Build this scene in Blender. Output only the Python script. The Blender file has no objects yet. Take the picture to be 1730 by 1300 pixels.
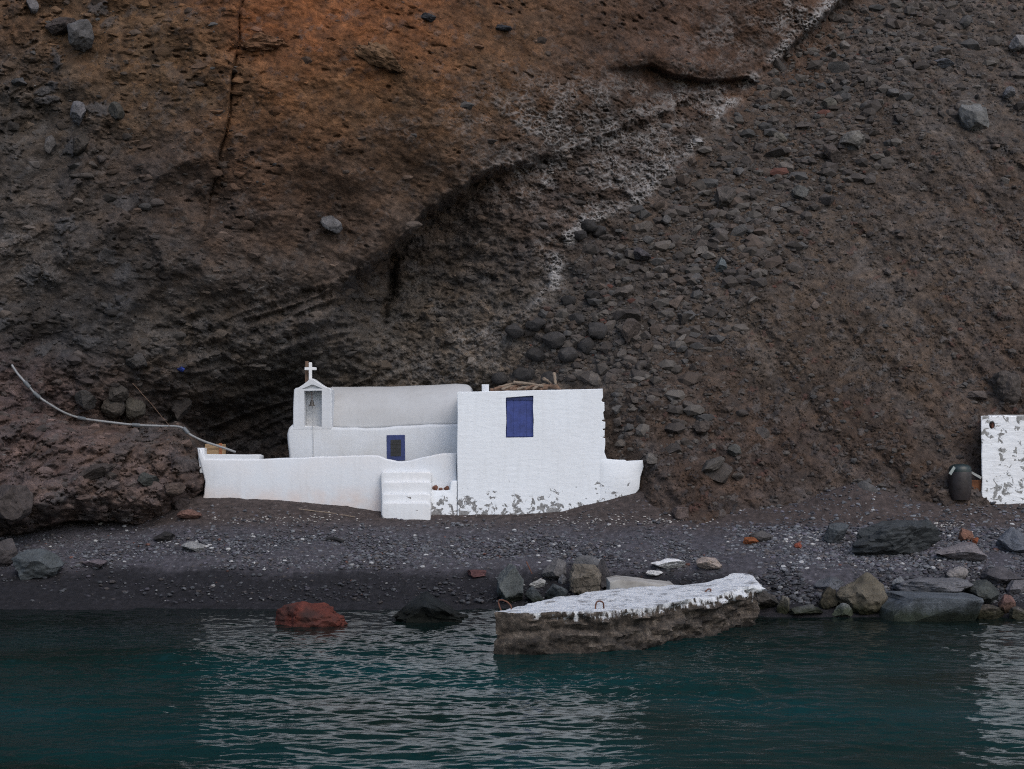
import bpy, bmesh, math, random
import numpy as np
from mathutils import Vector, Matrix, noise as mnoise
R = math.radians
scene = bpy.context.scene
COL = scene.collection

# ------------------------------------------------------------------ camera, sky, sun, exposure
F, CX, HY, H = 2400.0, 865.0, 760.0, 4.0        # focal length in photo pixels, centre column, horizon row, eye height
cam_d = bpy.data.cameras.new('camera'); cam = bpy.data.objects.new('camera', cam_d); COL.objects.link(cam)
cam.location = (0, 0, H); cam.rotation_euler = (R(90), 0, 0)
cam_d.sensor_width = 36; cam_d.lens = F/1730*36; cam_d.shift_y = (HY-650)/1730
cam_d.clip_start = 0.5; cam_d.clip_end = 2000
scene.camera = cam

SUN_EL, SUN_AZ = 48, 152                         # degrees; azimuth clockwise from +Y
w = bpy.data.worlds.new('World'); scene.world = w; w.use_nodes = True
nt = w.node_tree; bg = nt.nodes['Background']
sky = nt.nodes.new('ShaderNodeTexSky'); sky.sky_type = 'NISHITA'; sky.sun_disc = False
sky.sun_elevation = R(SUN_EL); sky.sun_rotation = R(SUN_AZ); sky.air_density = 1.0; sky.dust_density = 2.5; sky.ozone_density = 1.2
nt.links.new(sky.outputs[0], bg.inputs[0]); bg.inputs[1].default_value = 0.15
sd = bpy.data.lights.new('sun', 'SUN'); sd.energy = 0.8; sd.angle = R(60); sd.color = (1.0, 0.98, 0.95)
so = bpy.data.objects.new('sun', sd); COL.objects.link(so)
az, el = R(SUN_AZ), R(SUN_EL)
sv = Vector((math.sin(az)*math.cos(el), math.cos(az)*math.cos(el), math.sin(el)))
so.rotation_euler = sv.to_track_quat('Z', 'Y').to_euler(); so.location = (20, -30, 40)
scene.view_settings.view_transform = 'Standard'; scene.view_settings.look = 'None'
scene.view_settings.exposure = 0.30; scene.view_settings.gamma = 1
scene.cycles.filter_width = 1.15; scene.cycles.use_denoising = False; scene.cycles.max_bounces = 8; scene.cycles.diffuse_bounces = 3

# ------------------------------------------------------------------ helpers
def wx(px, d): return (px-CX)*d/F
def wz(py, d): return H-(py-HY)*d/F
def P(px, py, d): return Vector((wx(px, d), d, wz(py, d)))

_rs = np.random.RandomState(7)
_perm = np.concatenate([_rs.permutation(256)]*2).astype(np.int64)
_g = _rs.normal(size=(256, 3)); _g /= np.linalg.norm(_g, axis=1)[:, None]
def pn(x, y, z, seed=0):
    "gradient noise, about -1..1"
    x = np.asarray(x, float)+seed*17.13; y = np.asarray(y, float)+seed*9.71; z = np.asarray(z, float)+seed*5.37
    xi = np.floor(x).astype(np.int64); yi = np.floor(y).astype(np.int64); zi = np.floor(z).astype(np.int64)
    xf, yf, zf = x-xi, y-yi, z-zi
    f = lambda t: t*t*t*(t*(t*6-15)+10)
    u, v, s = f(xf), f(yf), f(zf)
    def c(a, b, e):
        h = _perm[(_perm[(_perm[(xi+a) & 255]+yi+b) & 255]+zi+e) & 255]
        g = _g[h]
        return g[..., 0]*(xf-a)+g[..., 1]*(yf-b)+g[..., 2]*(zf-e)
    def L(a, b, t): return a+(b-a)*t
    r = L(L(L(c(0,0,0), c(1,0,0), u), L(c(0,1,0), c(1,1,0), u), v), L(L(c(0,0,1), c(1,0,1), u), L(c(0,1,1), c(1,1,1), u), v), s)
    return r*1.5
def fbm(x, y, z, o=4, seed=0, gain=.5):
    r, a = 0, 1.0
    for i in range(o):
        r = r+a*pn(x*2.03**i, y*2.03**i, z*2.03**i, seed+i); a *= gain
    return r
def worley(x, y, seed=0):
    "2-D cell noise: distance to nearest, second nearest, and a random value per cell"
    xi = np.floor(x).astype(np.int64); yi = np.floor(y).astype(np.int64)
    f1 = np.full(x.shape, 9.); f2 = f1.copy(); idv = np.zeros(x.shape)
    rr = np.random.RandomState(seed+50); tx, ty, tv = rr.rand(512), rr.rand(512), rr.rand(512)
    for a in (-1, 0, 1):
        for b in (-1, 0, 1):
            h = _perm[(_perm[(xi+a) & 255]+yi+b) & 255]
            d = np.hypot(xi+a+tx[h]-x, yi+b+ty[h]-y)
            near = d < f1
            f2 = np.where(near, f1, np.minimum(f2, d)); idv = np.where(near, tv[h], idv); f1 = np.where(near, d, f1)
    return f1, f2, idv
def ss(a, b, x):
    t = np.clip((x-a)/(b-a), 0, 1); return t*t*(3-2*t)

def setp(o, label=None, cat=None, group=None, kind=None):
    if label: o['label'] = label
    if cat: o['category'] = cat
    if group: o['group'] = group
    if kind: o['kind'] = kind
    return o
KR = .60                                          # how dark this lava stone is overall
def root_of(o):
    while o.parent: o = o.parent
    return o
def empty(name, loc, label, cat, group=None):
    o = bpy.data.objects.new(name, None); o.location = loc; o.empty_display_size = .2; COL.objects.link(o)
    return setp(o, label, cat, group)
def link(name, me, mat, parent=None, loc=(0, 0, 0)):
    o = bpy.data.objects.new(name, me); COL.objects.link(o)
    if mat is not None: me.materials.append(mat)
    if parent is not None: o.parent = parent
    else: o.location = loc
    return o
def from_bm(name, bm, mat, parent=None, loc=None, smooth=None):
    "bm is in world coordinates; the mesh is stored relative to the root's (or its own) origin"
    off = root_of(parent).location.copy() if parent is not None else Vector(loc or (0, 0, 0))
    bmesh.ops.translate(bm, verts=bm.verts, vec=-off)
    me = bpy.data.meshes.new(name); bm.to_mesh(me); bm.free()
    if smooth is not None:
        me.polygons.foreach_set('use_smooth', [p.area < .012 or abs(p.normal.y) < .97 for p in me.polygons])
        if smooth < 180: me.set_sharp_from_angle(angle=R(smooth))
    return link(name, me, mat, parent, off)
def flat_big(me): me.polygons.foreach_set('use_smooth', [p.area < .004 and abs(p.normal.y) < .995 for p in me.polygons])
def np_mesh(name, V, Fc, smooth=True, colors=None):
    "V (n,3), Fc (m,k) all faces with the same k"
    me = bpy.data.meshes.new(name); n, (m, k) = len(V), Fc.shape
    me.vertices.add(n); me.vertices.foreach_set('co', np.ascontiguousarray(V, np.float32).ravel())
    me.loops.add(m*k); me.loops.foreach_set('vertex_index', np.ascontiguousarray(Fc, np.int32).ravel())
    me.polygons.add(m); me.polygons.foreach_set('loop_start', np.arange(0, m*k, k, dtype=np.int32))
    me.polygons.foreach_set('use_smooth', np.full(m, smooth))
    me.update(calc_edges=True)
    if colors is not None:
        a = me.color_attributes.new('Col', 'FLOAT_COLOR', 'POINT')
        a.data.foreach_set('color', np.ascontiguousarray(np.concatenate([colors, np.ones((n, 1))], 1), np.float32).ravel())
    return me
def grid_faces(nu, nv):
    i = np.arange(nu*nv).reshape(nv, nu)
    return np.stack([i[:-1, :-1].ravel(), i[1:, :-1].ravel(), i[1:, 1:].ravel(), i[:-1, 1:].ravel()], 1)

# ------------------------------------------------------------------ materials
def new_mat(name):
    m = bpy.data.materials.new(name); m.use_nodes = True
    n = m.node_tree.nodes; b = n['Principled BSDF']
    return m, n, m.node_tree.links, b
def N(n, typ, **kw):
    x = n.new('ShaderNode'+typ)
    for k, v in kw.items():
        if k in x.inputs: x.inputs[k].default_value = v
        else: setattr(x, k, v)
    return x
def ramp(n, stops):
    r = n.new('ShaderNodeValToRGB'); e = r.color_ramp.elements
    while len(e) < len(stops): e.new(.5)
    for i, (p, c) in enumerate(stops):
        e[i].position = p; e[i].color = (c, c, c, 1) if isinstance(c, (int, float)) else (*c, 1)
    return r
def mixc(n, l, blend, fac, a, b):
    x = n.new('ShaderNodeMix'); x.data_type = 'RGBA'; x.blend_type = blend
    for s, v in ((0, fac), (6, a), (7, b)):
        if hasattr(v, 'is_output'): l.new(v, x.inputs[s])
        elif isinstance(v, (int, float)): x.inputs[s].default_value = v if s == 0 else (v, v, v, 1)
        else: x.inputs[s].default_value = (*v, 1)
    return x.outputs[2]
def mth(n, l, op, a, b=0.0):
    x = n.new('ShaderNodeMath'); x.operation = op
    for i, v in enumerate((a, b)):
        if hasattr(v, 'is_output'): l.new(v, x.inputs[i])
        else: x.inputs[i].default_value = v
    return x.outputs[0]
def bump(n, l, b, height, strength, dist):
    x = n.new('ShaderNodeBump'); x.inputs['Strength'].default_value = strength; x.inputs['Distance'].default_value = dist
    l.new(height, x.inputs['Height']); l.new(x.outputs[0], b.inputs['Normal'])

def stone_mat(name, source, vary=.55, bumps=(9, 40), rough=.93, bdist=.05, tint=None, wet=False):
    "rock whose colour comes from a colour attribute, the object colour or a constant"
    m, n, l, b = new_mat(name)
    if source == 'attr': s = N(n, 'Attribute', attribute_name='Col').outputs['Color']
    elif source == 'object': s = N(n, 'ObjectInfo').outputs['Color']
    else:
        rgb = n.new('ShaderNodeRGB'); rgb.outputs[0].default_value = (*source, 1); s = rgb.outputs[0]
    pos = N(n, 'NewGeometry').outputs['Position']
    n1 = N(n, 'TexNoise', Scale=bumps[0]*.4, Detail=8.0, Roughness=.65); l.new(pos, n1.inputs['Vector'])
    n2 = N(n, 'TexNoise', Scale=bumps[1], Detail=5.0, Roughness=.7); l.new(pos, n2.inputs['Vector'])
    r1 = ramp(n, [(.3, 1-vary), (.7, 1+vary)]); l.new(n1.outputs['Fac'], r1.inputs[0])
    r2 = ramp(n, [(.32, 1-vary*.8), (.68, 1+vary*.8)]); l.new(n2.outputs['Fac'], r2.inputs[0])
    c = mixc(n, l, 'MULTIPLY', 1.0, s, r1.outputs[0]); c = mixc(n, l, 'MULTIPLY', 1.0, c, r2.outputs[0])
    if tint:
        n3 = N(n, 'TexNoise', Scale=2.2, Detail=4.0); l.new(pos, n3.inputs['Vector'])
        r3 = ramp(n, [(.45, 0.0), (.7, tint[1])]); l.new(n3.outputs['Fac'], r3.inputs[0])
        c = mixc(n, l, 'MIX', r3.outputs[0], c, tint[0])
    if wet:                                          # weed and damp on stones that stand in the water
        sp_ = N(n, 'SeparateXYZ'); l.new(pos, sp_.inputs[0])
        rw_ = ramp(n, [(.16, (.30, .34, .22)), (.42, (1, 1, 1))]); l.new(mth(n, l, 'ADD', sp_.outputs['Z'], mth(n, l, 'MULTIPLY', mth(n, l, 'SUBTRACT', n1.outputs['Fac'], .5), .5)), rw_.inputs[0])
        c = mixc(n, l, 'MULTIPLY', 1.0, c, rw_.outputs[0])
    l.new(c, b.inputs['Base Color']); b.inputs['Roughness'].default_value = rough
    b.inputs['Specular IOR Level'].default_value = .25
    h = mth(n, l, 'ADD', n1.outputs['Fac'], mth(n, l, 'MULTIPLY', n2.outputs['Fac'], .35))
    bump(n, l, b, h, .9, bdist)
    return m
M_CLIFF = stone_mat('cliff_rock', 'attr', .38, (11, 26), bdist=.10)
M_ROCK = stone_mat('loose_rock', 'object', .40, (7, 24), bdist=.07, wet=True)
M_SCREE = stone_mat('scree_stone', 'attr', .25, (9, 40), bdist=.03)
M_BEACH = stone_mat('beach_gravel', 'attr', .35, (14, 48), bdist=.05)
M_PEB = stone_mat('pebble', 'attr', .15, (9, 40), rough=.7, bdist=.01)
M_BED = stone_mat('seabed_sand', (.03, .06, .055), .3)

def plaster_mat(name, base, dirt=(.5, .44, .38), dirt_amt=.25, peel=0.0, peel_z=None, courses=0.0, dirt_scale=.9, warm_low=0.0, grey=(.17, .165, .16)):
    m, n, l, b = new_mat(name)
    pos = N(n, 'NewGeometry').outputs['Position']
    nz = N(n, 'TexNoise', Scale=dirt_scale, Detail=6.0, Roughness=.6); l.new(pos, nz.inputs['Vector'])
    r = ramp(n, [(.42, 0.0), (.75, dirt_amt)]); l.new(nz.outputs['Fac'], r.inputs[0])
    c = mixc(n, l, 'MIX', r.outputs[0], base, dirt)
    # faint drip streaks
    mp = N(n, 'Mapping'); mp.inputs['Scale'].default_value = (7, 7, .8); l.new(pos, mp.inputs['Vector'])
    st = N(n, 'TexNoise', Scale=1.0, Detail=4.0); l.new(mp.outputs[0], st.inputs['Vector'])
    rs = ramp(n, [(.5, 0.0), (.8, .16)]); l.new(st.outputs['Fac'], rs.inputs[0])
    c = mixc(n, l, 'MULTIPLY', rs.outputs[0], c, (.55, .53, .5))
    sep = N(n, 'SeparateXYZ'); l.new(pos, sep.inputs[0])
    if warm_low:
        mr = N(n, 'MapRange'); mr.inputs['From Min'].default_value = warm_low+.25; mr.inputs['From Max'].default_value = warm_low-.25
        l.new(sep.outputs['Z'], mr.inputs['Value'])
        nn = N(n, 'TexNoise', Scale=2.3, Detail=5.0); l.new(pos, nn.inputs['Vector'])
        rr = ramp(n, [(.35, 0.0), (.62, .55)]); l.new(nn.outputs['Fac'], rr.inputs[0])
        c = mixc(n, l, 'MIX', mth(n, l, 'MULTIPLY', mr.outputs[0], rr.outputs[0]), c, (.62, .5, .44))
    small = N(n, 'TexNoise', Scale=9.0, Detail=5.0, Roughness=.6); l.new(pos, small.inputs['Vector'])
    hgt = mth(n, l, 'ADD', mth(n, l, 'MULTIPLY', nz.outputs['Fac'], .6), mth(n, l, 'MULTIPLY', small.outputs['Fac'], .4))
    if courses:
        cm_ = N(n, 'Mapping'); cm_.inputs['Scale'].default_value = (2.4, 2.4, 8.5); l.new(pos, cm_.inputs['Vector'])
        br = N(n, 'TexNoise', Scale=1.0, Detail=3.0, Roughness=.5, Distortion=.4); l.new(cm_.outputs[0], br.inputs['Vector'])
        hgt = mth(n, l, 'ADD', hgt, mth(n, l, 'MULTIPLY', br.outputs['Fac'], courses*12))
    if peel:
        pz = N(n, 'TexNoise', Scale=5.2, Detail=7.0, Roughness=.62, Distortion=.6); l.new(pos, pz.inputs['Vector'])
        lo_ = N(n, 'TexNoise', Scale=1.3, Detail=2.0); l.new(pos, lo_.inputs['Vector'])
        fac = mth(n, l, 'ADD', pz.outputs['Fac'], mth(n, l, 'MULTIPLY', mth(n, l, 'SUBTRACT', lo_.outputs['Fac'], .5), .45))
        if peel_z:
            mr = N(n, 'MapRange'); mr.inputs['From Min'].default_value = peel_z[0]; mr.inputs['From Max'].default_value = peel_z[1]
            mr.inputs['To Min'].default_value = .0; mr.inputs['To Max'].default_value = -.35
            l.new(sep.outputs['Z'], mr.inputs['Value']); fac = mth(n, l, 'ADD', fac, mr.outputs[0])
        rp = ramp(n, [(peel, 0.0), (peel+.015, 1.0)]); l.new(fac, rp.inputs[0])
        gn = N(n, 'TexNoise', Scale=14.0, Detail=4.0); l.new(pos, gn.inputs['Vector'])
        gr = ramp(n, [(.3, tuple(.6*x for x in grey)), (.7, tuple(1.5*x for x in grey))]); l.new(gn.outputs['Fac'], gr.inputs[0])
        c = mixc(n, l, 'MIX', rp.outputs[0], c, gr.outputs[0])
        hgt = mth(n, l, 'SUBTRACT', hgt, mth(n, l, 'MULTIPLY', rp.outputs[0], .35))
    l.new(c, b.inputs['Base Color']); b.inputs['Roughness'].default_value = .85; b.inputs['Specular IOR Level'].default_value = .2
    bump(n, l, b, hgt, .34, .06)
    return m
def plain_mat(name, col, rough=.7, vary=.25, scale=12, metal=0.0):
    m, n, l, b = new_mat(name)
    pos = N(n, 'NewGeometry').outputs['Position']
    nz = N(n, 'TexNoise', Scale=float(scale), Detail=6.0); l.new(pos, nz.inputs['Vector'])
    r = ramp(n, [(.3, 1-vary), (.7, 1+vary)]); l.new(nz.outputs['Fac'], r.inputs[0])
    l.new(mixc(n, l, 'MULTIPLY', 1.0, col, r.outputs[0]), b.inputs['Base Color'])
    b.inputs['Roughness'].default_value = rough; b.inputs['Metallic'].default_value = metal
    bump(n, l, b, nz.outputs['Fac'], .4, .02)
    return m
def wood_mat(name, col, axis=0, scale=4):
    m, n, l, b = new_mat(name)
    tc = N(n, 'TexCoord').outputs['Object']
    mp = N(n, 'Mapping'); sc = [scale*9]*3; sc[axis] = scale; mp.inputs['Scale'].default_value = sc; l.new(tc, mp.inputs['Vector'])
    nz = N(n, 'TexNoise', Scale=1.0, Detail=6.0, Roughness=.7); l.new(mp.outputs[0], nz.inputs['Vector'])
    r = ramp(n, [(.3, .5), (.7, 1.4)]); l.new(nz.outputs['Fac'], r.inputs[0])
    l.new(mixc(n, l, 'MULTIPLY', 1.0, col, r.outputs[0]), b.inputs['Base Color']); b.inputs['Roughness'].default_value = .85
    bump(n, l, b, nz.outputs['Fac'], .5, .01)
    return m

# ------------------------------------------------------------------ beach and seabed
def shore(px): return np.interp(px, [-400, 150, 900, 1150, 1320, 2300], [35.6, 35.6, 35.5, 35.2, 33.9, 33.7])
def ground(px, d):
    px = np.asarray(px, float); d = np.asarray(d, float)
    ds = shore(px)
    zw = np.interp(px, [-400, 230, 320, 400, 560, 645, 880, 955, 1010, 1085, 1200, 1640, 2300],
                       [2.05, 2.08, 2.5, 2.5, 2.32, 2.1, 2.1, 2.2, 2.45, 2.75, 2.6, 2.8, 2.9])
    t = (d-ds)/(42-ds)
    z = np.where(t < 1, zw*t, zw+(d-42)*.2)
    z = np.where(t < 0, np.maximum(z*1.3, -3.2), z)
    z = z+.12*np.exp(-((d-ds-2.7)/.8)**2)
    z = z+.55*np.exp(-((px-1450)/75)**2-((d-41.1)/.9)**2)
    return z
def ground_d(px, py):
    ds = np.linspace(28, 46, 1400); z = ground(np.full(ds.shape, float(px)), ds); y = HY+F*(H-z)/ds
    i = np.argmax(y < py); return float(ds[i])

xs = np.concatenate([np.arange(-60, -20, 1.5), np.arange(-20, 20, .05), np.arange(20, 60, 1.5)])
ys = np.concatenate([np.arange(-60, 26, 3.), np.arange(26, 34, .25), np.arange(34, 43, .04), np.arange(43, 52, .5)])
X, Y = np.meshgrid(xs, ys)
PX = CX+X*F/np.maximum(Y, 10)
Z = ground(PX, Y)
inb = ss(33.4, 36, Y)
Z = Z+ss(33.4, 35, Y)*(1-ss(36, 38, Y))*.09*fbm(X*.8, Y*.5, 0*X, 3, 5)
Z = Z+inb*(.05*fbm(X*.5, Y*.7, 0*X, 3, 3)+.018*fbm(X*4, Y*4, 0*X, 3, 8))
Z = Z+inb*.03*ss(.2, .8, fbm(X*1.3, Y*1.6, 0*X, 3, 15))
# colours: dry charcoal gravel, darker damp strip above the water line, brown soil near the walls
damp = 1-ss(.62, .95, Z+.12*fbm(X*.6, Y*.9, 0*X, 3, 21)+.25*ss(1150, 1400, PX))
soil = ss(1.55, 2.05, Z+.15*fbm(X*.5, Y*.8, 0*X, 3, 31))
dry = np.array([.056, .053, .061]); wet = np.array([.013, .0125, .015]); brown = np.array([.050, .039, .036])
C = dry+(brown-dry)*soil[..., None]; C = C+(wet-C)*damp[..., None]
C = C*(1+.5*np.clip(fbm(X*7, Y*7, 0*X, 3, 41), -1, 1))[..., None]
sp = (pn(X*11, Y*11, 0*X, 51) > .62)*(1-damp*.8); C = C+sp[..., None]*np.array([.10, .095, .10])
me = np_mesh('beach', np.stack([X, Y, Z], -1).reshape(-1, 3), grid_faces(len(xs), len(ys)), True, C.reshape(-1, 3))
beach = link('beach', me, M_BEACH); setp(beach, 'dark grey gravel beach in front of the white chapel', 'beach', kind='structure')

# ------------------------------------------------------------------ water
xs = np.concatenate([np.arange(-260, -20, 8.), np.arange(-20, -16, .3), np.arange(-16, 16.01, .045), np.arange(16.3, 20, .3), np.arange(20, 260, 8.)])
ys = np.concatenate([np.arange(-400, 8, 8.), np.arange(8, 15, .3), np.arange(15, 36.6, .035)])
X, Y = np.meshgrid(xs, ys)
calm = .42+.75*ss(-.35, .45, fbm(X*.13, Y*.30, 0*X, 3, 61))
Zw = .045*pn(X*.42+.15*Y, Y*.85, 0*X, 62)+.034*pn(X*1.1-.3*Y, Y*2.1, 0*X, 63)+.031*pn(X*2.4+.8*Y, Y*4.4, 0*X, 64)+.015*pn(X*5.2-.9*Y, Y*8.5, 0*X, 65)+.0065*pn(X*9, Y*13, 0*X, 66)+.030*pn(X*1.7+Y*.9, Y*1.3-X*.5, 0*X, 67)+.014*pn(X*4.2-Y*2.0, Y*3.4+X*1.2, 0*X, 68)
Zw = Zw*calm*ss(10, 16, Y)*(1-.55*ss(33, 36, Y))*(1-.35*ss(3.5, 7, X)*(1-ss(11, 12.5, X)))
me = np_mesh('sea_water', np.stack([X, Y, Zw], -1).reshape(-1, 3), grid_faces(len(xs), len(ys)), True)
m, n, l, b = new_mat('sea_water')
pos = N(n, 'NewGeometry').outputs['Position']
mp = N(n, 'Mapping'); mp.inputs['Scale'].default_value = (.16, .26, 1); l.new(pos, mp.inputs['Vector'])
nz = N(n, 'TexNoise', Scale=1.0, Detail=4.0, Roughness=.55); l.new(mp.outputs[0], nz.inputs['Vector'])
r = ramp(n, [(.34, (.0042, .0145, .0125)), (.52, (.0026, .0235, .0240)), (.70, (.0024, .032, .036))]); l.new(nz.outputs['Fac'], r.inputs[0])
sp_ = N(n, 'SeparateXYZ'); l.new(pos, sp_.inputs[0])
sh_ = N(n, 'MapRange'); sh_.inputs['From Min'].default_value = 25; sh_.inputs['From Max'].default_value = 33; l.new(sp_.outputs['Y'], sh_.inputs['Value'])  # base colour darkens shoreward: the dark beach's reflection painted in
l.new(mixc(n, l, 'MIX', sh_.outputs[0], r.outputs[0], (.0042, .0085, .0078)), b.inputs['Base Color']); b.inputs['Roughness'].default_value = .04; b.inputs['IOR'].default_value = 1.19; b.inputs['Specular Tint'].default_value = (.46, .56, .57, 1)
mp2 = N(n, 'Mapping'); mp2.inputs['Scale'].default_value = (9, 15, 1); l.new(pos, mp2.inputs['Vector'])
nb = N(n, 'TexNoise', Scale=1.0, Detail=4.0); l.new(mp2.outputs[0], nb.inputs['Vector']); bump(n, l, b, nb.outputs['Fac'], .25, .01)
water = link('sea', me, m); setp(water, 'rippled dark teal sea water', 'sea', kind='structure')

# ------------------------------------------------------------------ cliff: depth layers
def tps(pts, ctrl, smooth=1e-3):
    c = np.array(ctrl, float); p = c[:, :2]/400; n = len(p)
    def K(r): return np.where(r > 1e-9, r*r*np.log(np.maximum(r, 1e-9)), 0)
    A = np.zeros((n+3, n+3)); A[:n, :n] = K(np.linalg.norm(p[:, None]-p[None], axis=2))+smooth*np.eye(n)
    A[:n, n] = 1; A[:n, n+1:] = p; A[n, :n] = 1; A[n+1:, :n] = p.T
    s = np.linalg.solve(A, np.concatenate([c[:, 2], np.zeros(3)]))
    q = pts/400
    out = s[n]+q@s[n+1:]
    for i in range(n): out = out+s[i]*K(np.linalg.norm(q-p[i], axis=1))
    return out
def talus_d(py): return 50.3/(1.19-(760-np.asarray(py, float))/2400)

us = np.concatenate([np.arange(-900, -300, 20.), np.arange(-300, -40, 5.), np.arange(-40, 1771, 1.6), np.arange(1775, 2100, 5.), np.arange(2100, 2800, 20.)])
vs = np.concatenate([np.arange(-1000, -260, 20.), np.arange(-260, -30, 5.), np.arange(-30, 960, 1.6), np.arange(960, 1100, 6.)])
U, V = np.meshgrid(us, vs)
def layer(ctrl):
    cu = np.linspace(us[0], us[-1], 150); cv = np.linspace(vs[0], vs[-1], 110)
    g = np.stack(np.meshgrid(cu, cv), -1).reshape(-1, 2); t = tps(g, ctrl).reshape(110, 150)
    fu = (us-cu[0])/(cu[1]-cu[0]); fv = (vs-cv[0])/(cv[1]-cv[0])
    iu = np.clip(fu.astype(int), 0, 148); iv = np.clip(fv.astype(int), 0, 108); fu = fu-iu; fv = (fv-iv)[:, None]
    return (t[iv][:, iu]*(1-fu)+t[iv][:, iu+1]*fu)*(1-fv)+(t[iv+1][:, iu]*(1-fu)+t[iv+1][:, iu+1]*fu)*fv
TAL = [(px, py, float(talus_d(py))) for px in (1120, 1300, 1600, 2000, 2700) for py in (-150, 130, 400, 640, 820, 950)
       if not (px == 1120 and py < 380) and not (px == 1300 and py < 100)]
TOP = [(-800, -900, 50), (0, -900, 52), (800, -900, 58), (1500, -900, 66), (2600, -900, 70), (-800, -200, 43), (-800, 500, 40), (-800, 1000, 38)]
A = layer(TOP+TAL+[(0, 0, 43), (400, 0, 43.0), (800, 0, 45.9), (1100, 0, 50.5), (1300, 0, 54), (0, 300, 42.3), (300, 300, 42.6), (450, 150, 42.6), (450, 320, 43.2), (600, 60, 43.6), (600, 200, 43.5), (600, 300, 43.9),
                   (600, 370, 44.9), (760, 130, 45.0), (800, 220, 45.6), (850, 280, 46.4), (1000, 200, 49), (1200, 130, 52.6), (300, 460, 42.5), (300, 540, 43.4), (430, 430, 43.7), (480, 500, 45.0), (650, 425, 45.7), (730, 345, 45.9),
                   (0, 550, 41.7), (200, 600, 42.3), (1000, 300, 48.9)])
B = layer(TOP+TAL+[(0, 0, 43), (400, 0, 44), (700, 420, 48.5), (790, 345, 48.0), (860, 320, 47.4), (600, 520, 47.4), (1000, 300, 48.9), (1150, 200, 51.6), (900, 450, 47.3), (800, 600, 47.2), (600, 600, 46.7), (500, 660, 47.3),
                   (420, 720, 48.3), (350, 740, 47.6), (330, 650, 44.6), (200, 620, 42.4), (0, 620, 41.5), (100, 500, 41.9), (300, 575, 43.5), (420, 580, 44.3), (560, 540, 45.2),
                   (980, 640, 45.2), (1000, 560, 46.1), (1030, 740, 43.4), (1060, 800, 42.4), (500, 790, 47.5), (800, 800, 46.5), (500, 950, 45), (900, 950, 44), (0, 760, 42), (200, 760, 43), (100, 960, 41.5), (300, 900, 43)])
lip_x = [-900, 0, 120, 190, 230, 270, 320, 380, 440, 500, 560, 620, 660, 720, 798, 850, 900, 960, 1100, 1300, 1420, 2800]
lip_y = [640, 620, 610, 612, 590, 550, 532, 521, 507, 499, 481, 450, 410, 356, 305, 282, 268, 250, 200, 110, 0, -900]
WX, WZ = wx(U, 44), wz(V, 44)
lip = np.interp(us, lip_x, lip_y)[None, :]+14*pn(WX*.8, WZ*.5, 0*WX, 71)+7*pn(WX*2.2, WZ*1.2, 0*WX, 72)+5*pn(WX*5, WZ*4, 0*WX, 73)
s = V-lip
wl = 16+95*(1-ss(430, 660, U))+(26-20*ss(600, 680, U))*ss(-.1, .5, pn(WX*1.1, WZ*.6, 0*WX, 70)); D = A+(B-A)*ss(-3, wl, s)
# the lip's belly bulges a little before it turns under
D = D-.35*np.exp(-((s+35)/38)**2)*ss(230, 420, U)*(1-ss(760, 880, U))
# the left outcrop in front of the terrace wall
poly = np.array([(-950, 600), (-60, 628), (20, 648), (60, 668), (120, 704), (200, 718), (300, 727), (322, 742), (332, 768), (347, 800), (346, 830), (322, 852), (300, 868), (285, 884),
                 (240, 886), (190, 884), (130, 876), (80, 884), (30, 900), (-60, 912), (-950, 940)], float)
def sdist(U, V, poly):
    shp = U.shape; u, v = U.ravel(), V.ravel(); dmin = np.full(u.shape, 1e9); ins = np.zeros(u.shape, bool)
    for i in range(len(poly)):
        a, b = poly[i], poly[(i+1) % len(poly)]; e = b-a
        t = np.clip(((u-a[0])*e[0]+(v-a[1])*e[1])/(e@e), 0, 1); dmin = np.minimum(dmin, np.hypot(u-a[0]-t*e[0], v-a[1]-t*e[1]))
        cr = ((a[1] > v) != (b[1] > v)) & (u < (b[0]-a[0])*(v-a[1])/((b[1]-a[1]) if b[1] != a[1] else 1e-9)+a[0]); ins ^= cr
    return np.where(ins, dmin, -dmin).reshape(shp)
ci = np.where(us < 520)[0]; ri = np.where((vs > 520))[0]
sub = np.ix_(ri, ci); u, v = U[sub], V[sub]
sdp = sdist(u, v, poly)+7*pn(wx(u, 40)*1.2, wz(v, 40)*1.2, 0*u, 75)+3.5*pn(wx(u, 40)*3.5, wz(v, 40)*3.5, 0*u, 76)
c0 = tps(np.stack([u.ravel(), v.ravel()], 1), [(-800, 700, 38.5), (-800, 950, 36.5), (0, 690, 40.9), (0, 800, 39.5), (0, 890, 38.6), (100, 850, 39.3), (200, 860, 40.1), (200, 760, 41.1), (320, 750, 41.2), (335, 830, 40.9), (290, 870, 40.7), (480, 760, 43), (480, 900, 42)]).reshape(u.shape)
Cd = c0+np.where(sdp > 0, 1.3*(1-ss(0, 48, sdp))**1.6, 1.3-sdp*.22)
OUT = np.zeros(U.shape, bool); OUT[sub] = Cd < D[sub]
D[sub] = np.minimum(D[sub], Cd)
# vertical crack and the face set back to its right
xc = np.interp(vs, [-1000, 0, 70, 140, 200, 265, 330, 420, 520], [440, 408, 403, 393, 386, 371, 355, 340, 320])[:, None]+3*pn(WX*0, WZ*1.6, 0*WX+2.2, 77)
dx = U-xc; fade = 1-ss(250, 430, V)
D = D+fade*(.38*np.exp(-(dx/2.0)**2)+.32*ss(-3, 4, dx)*(1-ss(30, 260, dx)))
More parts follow.
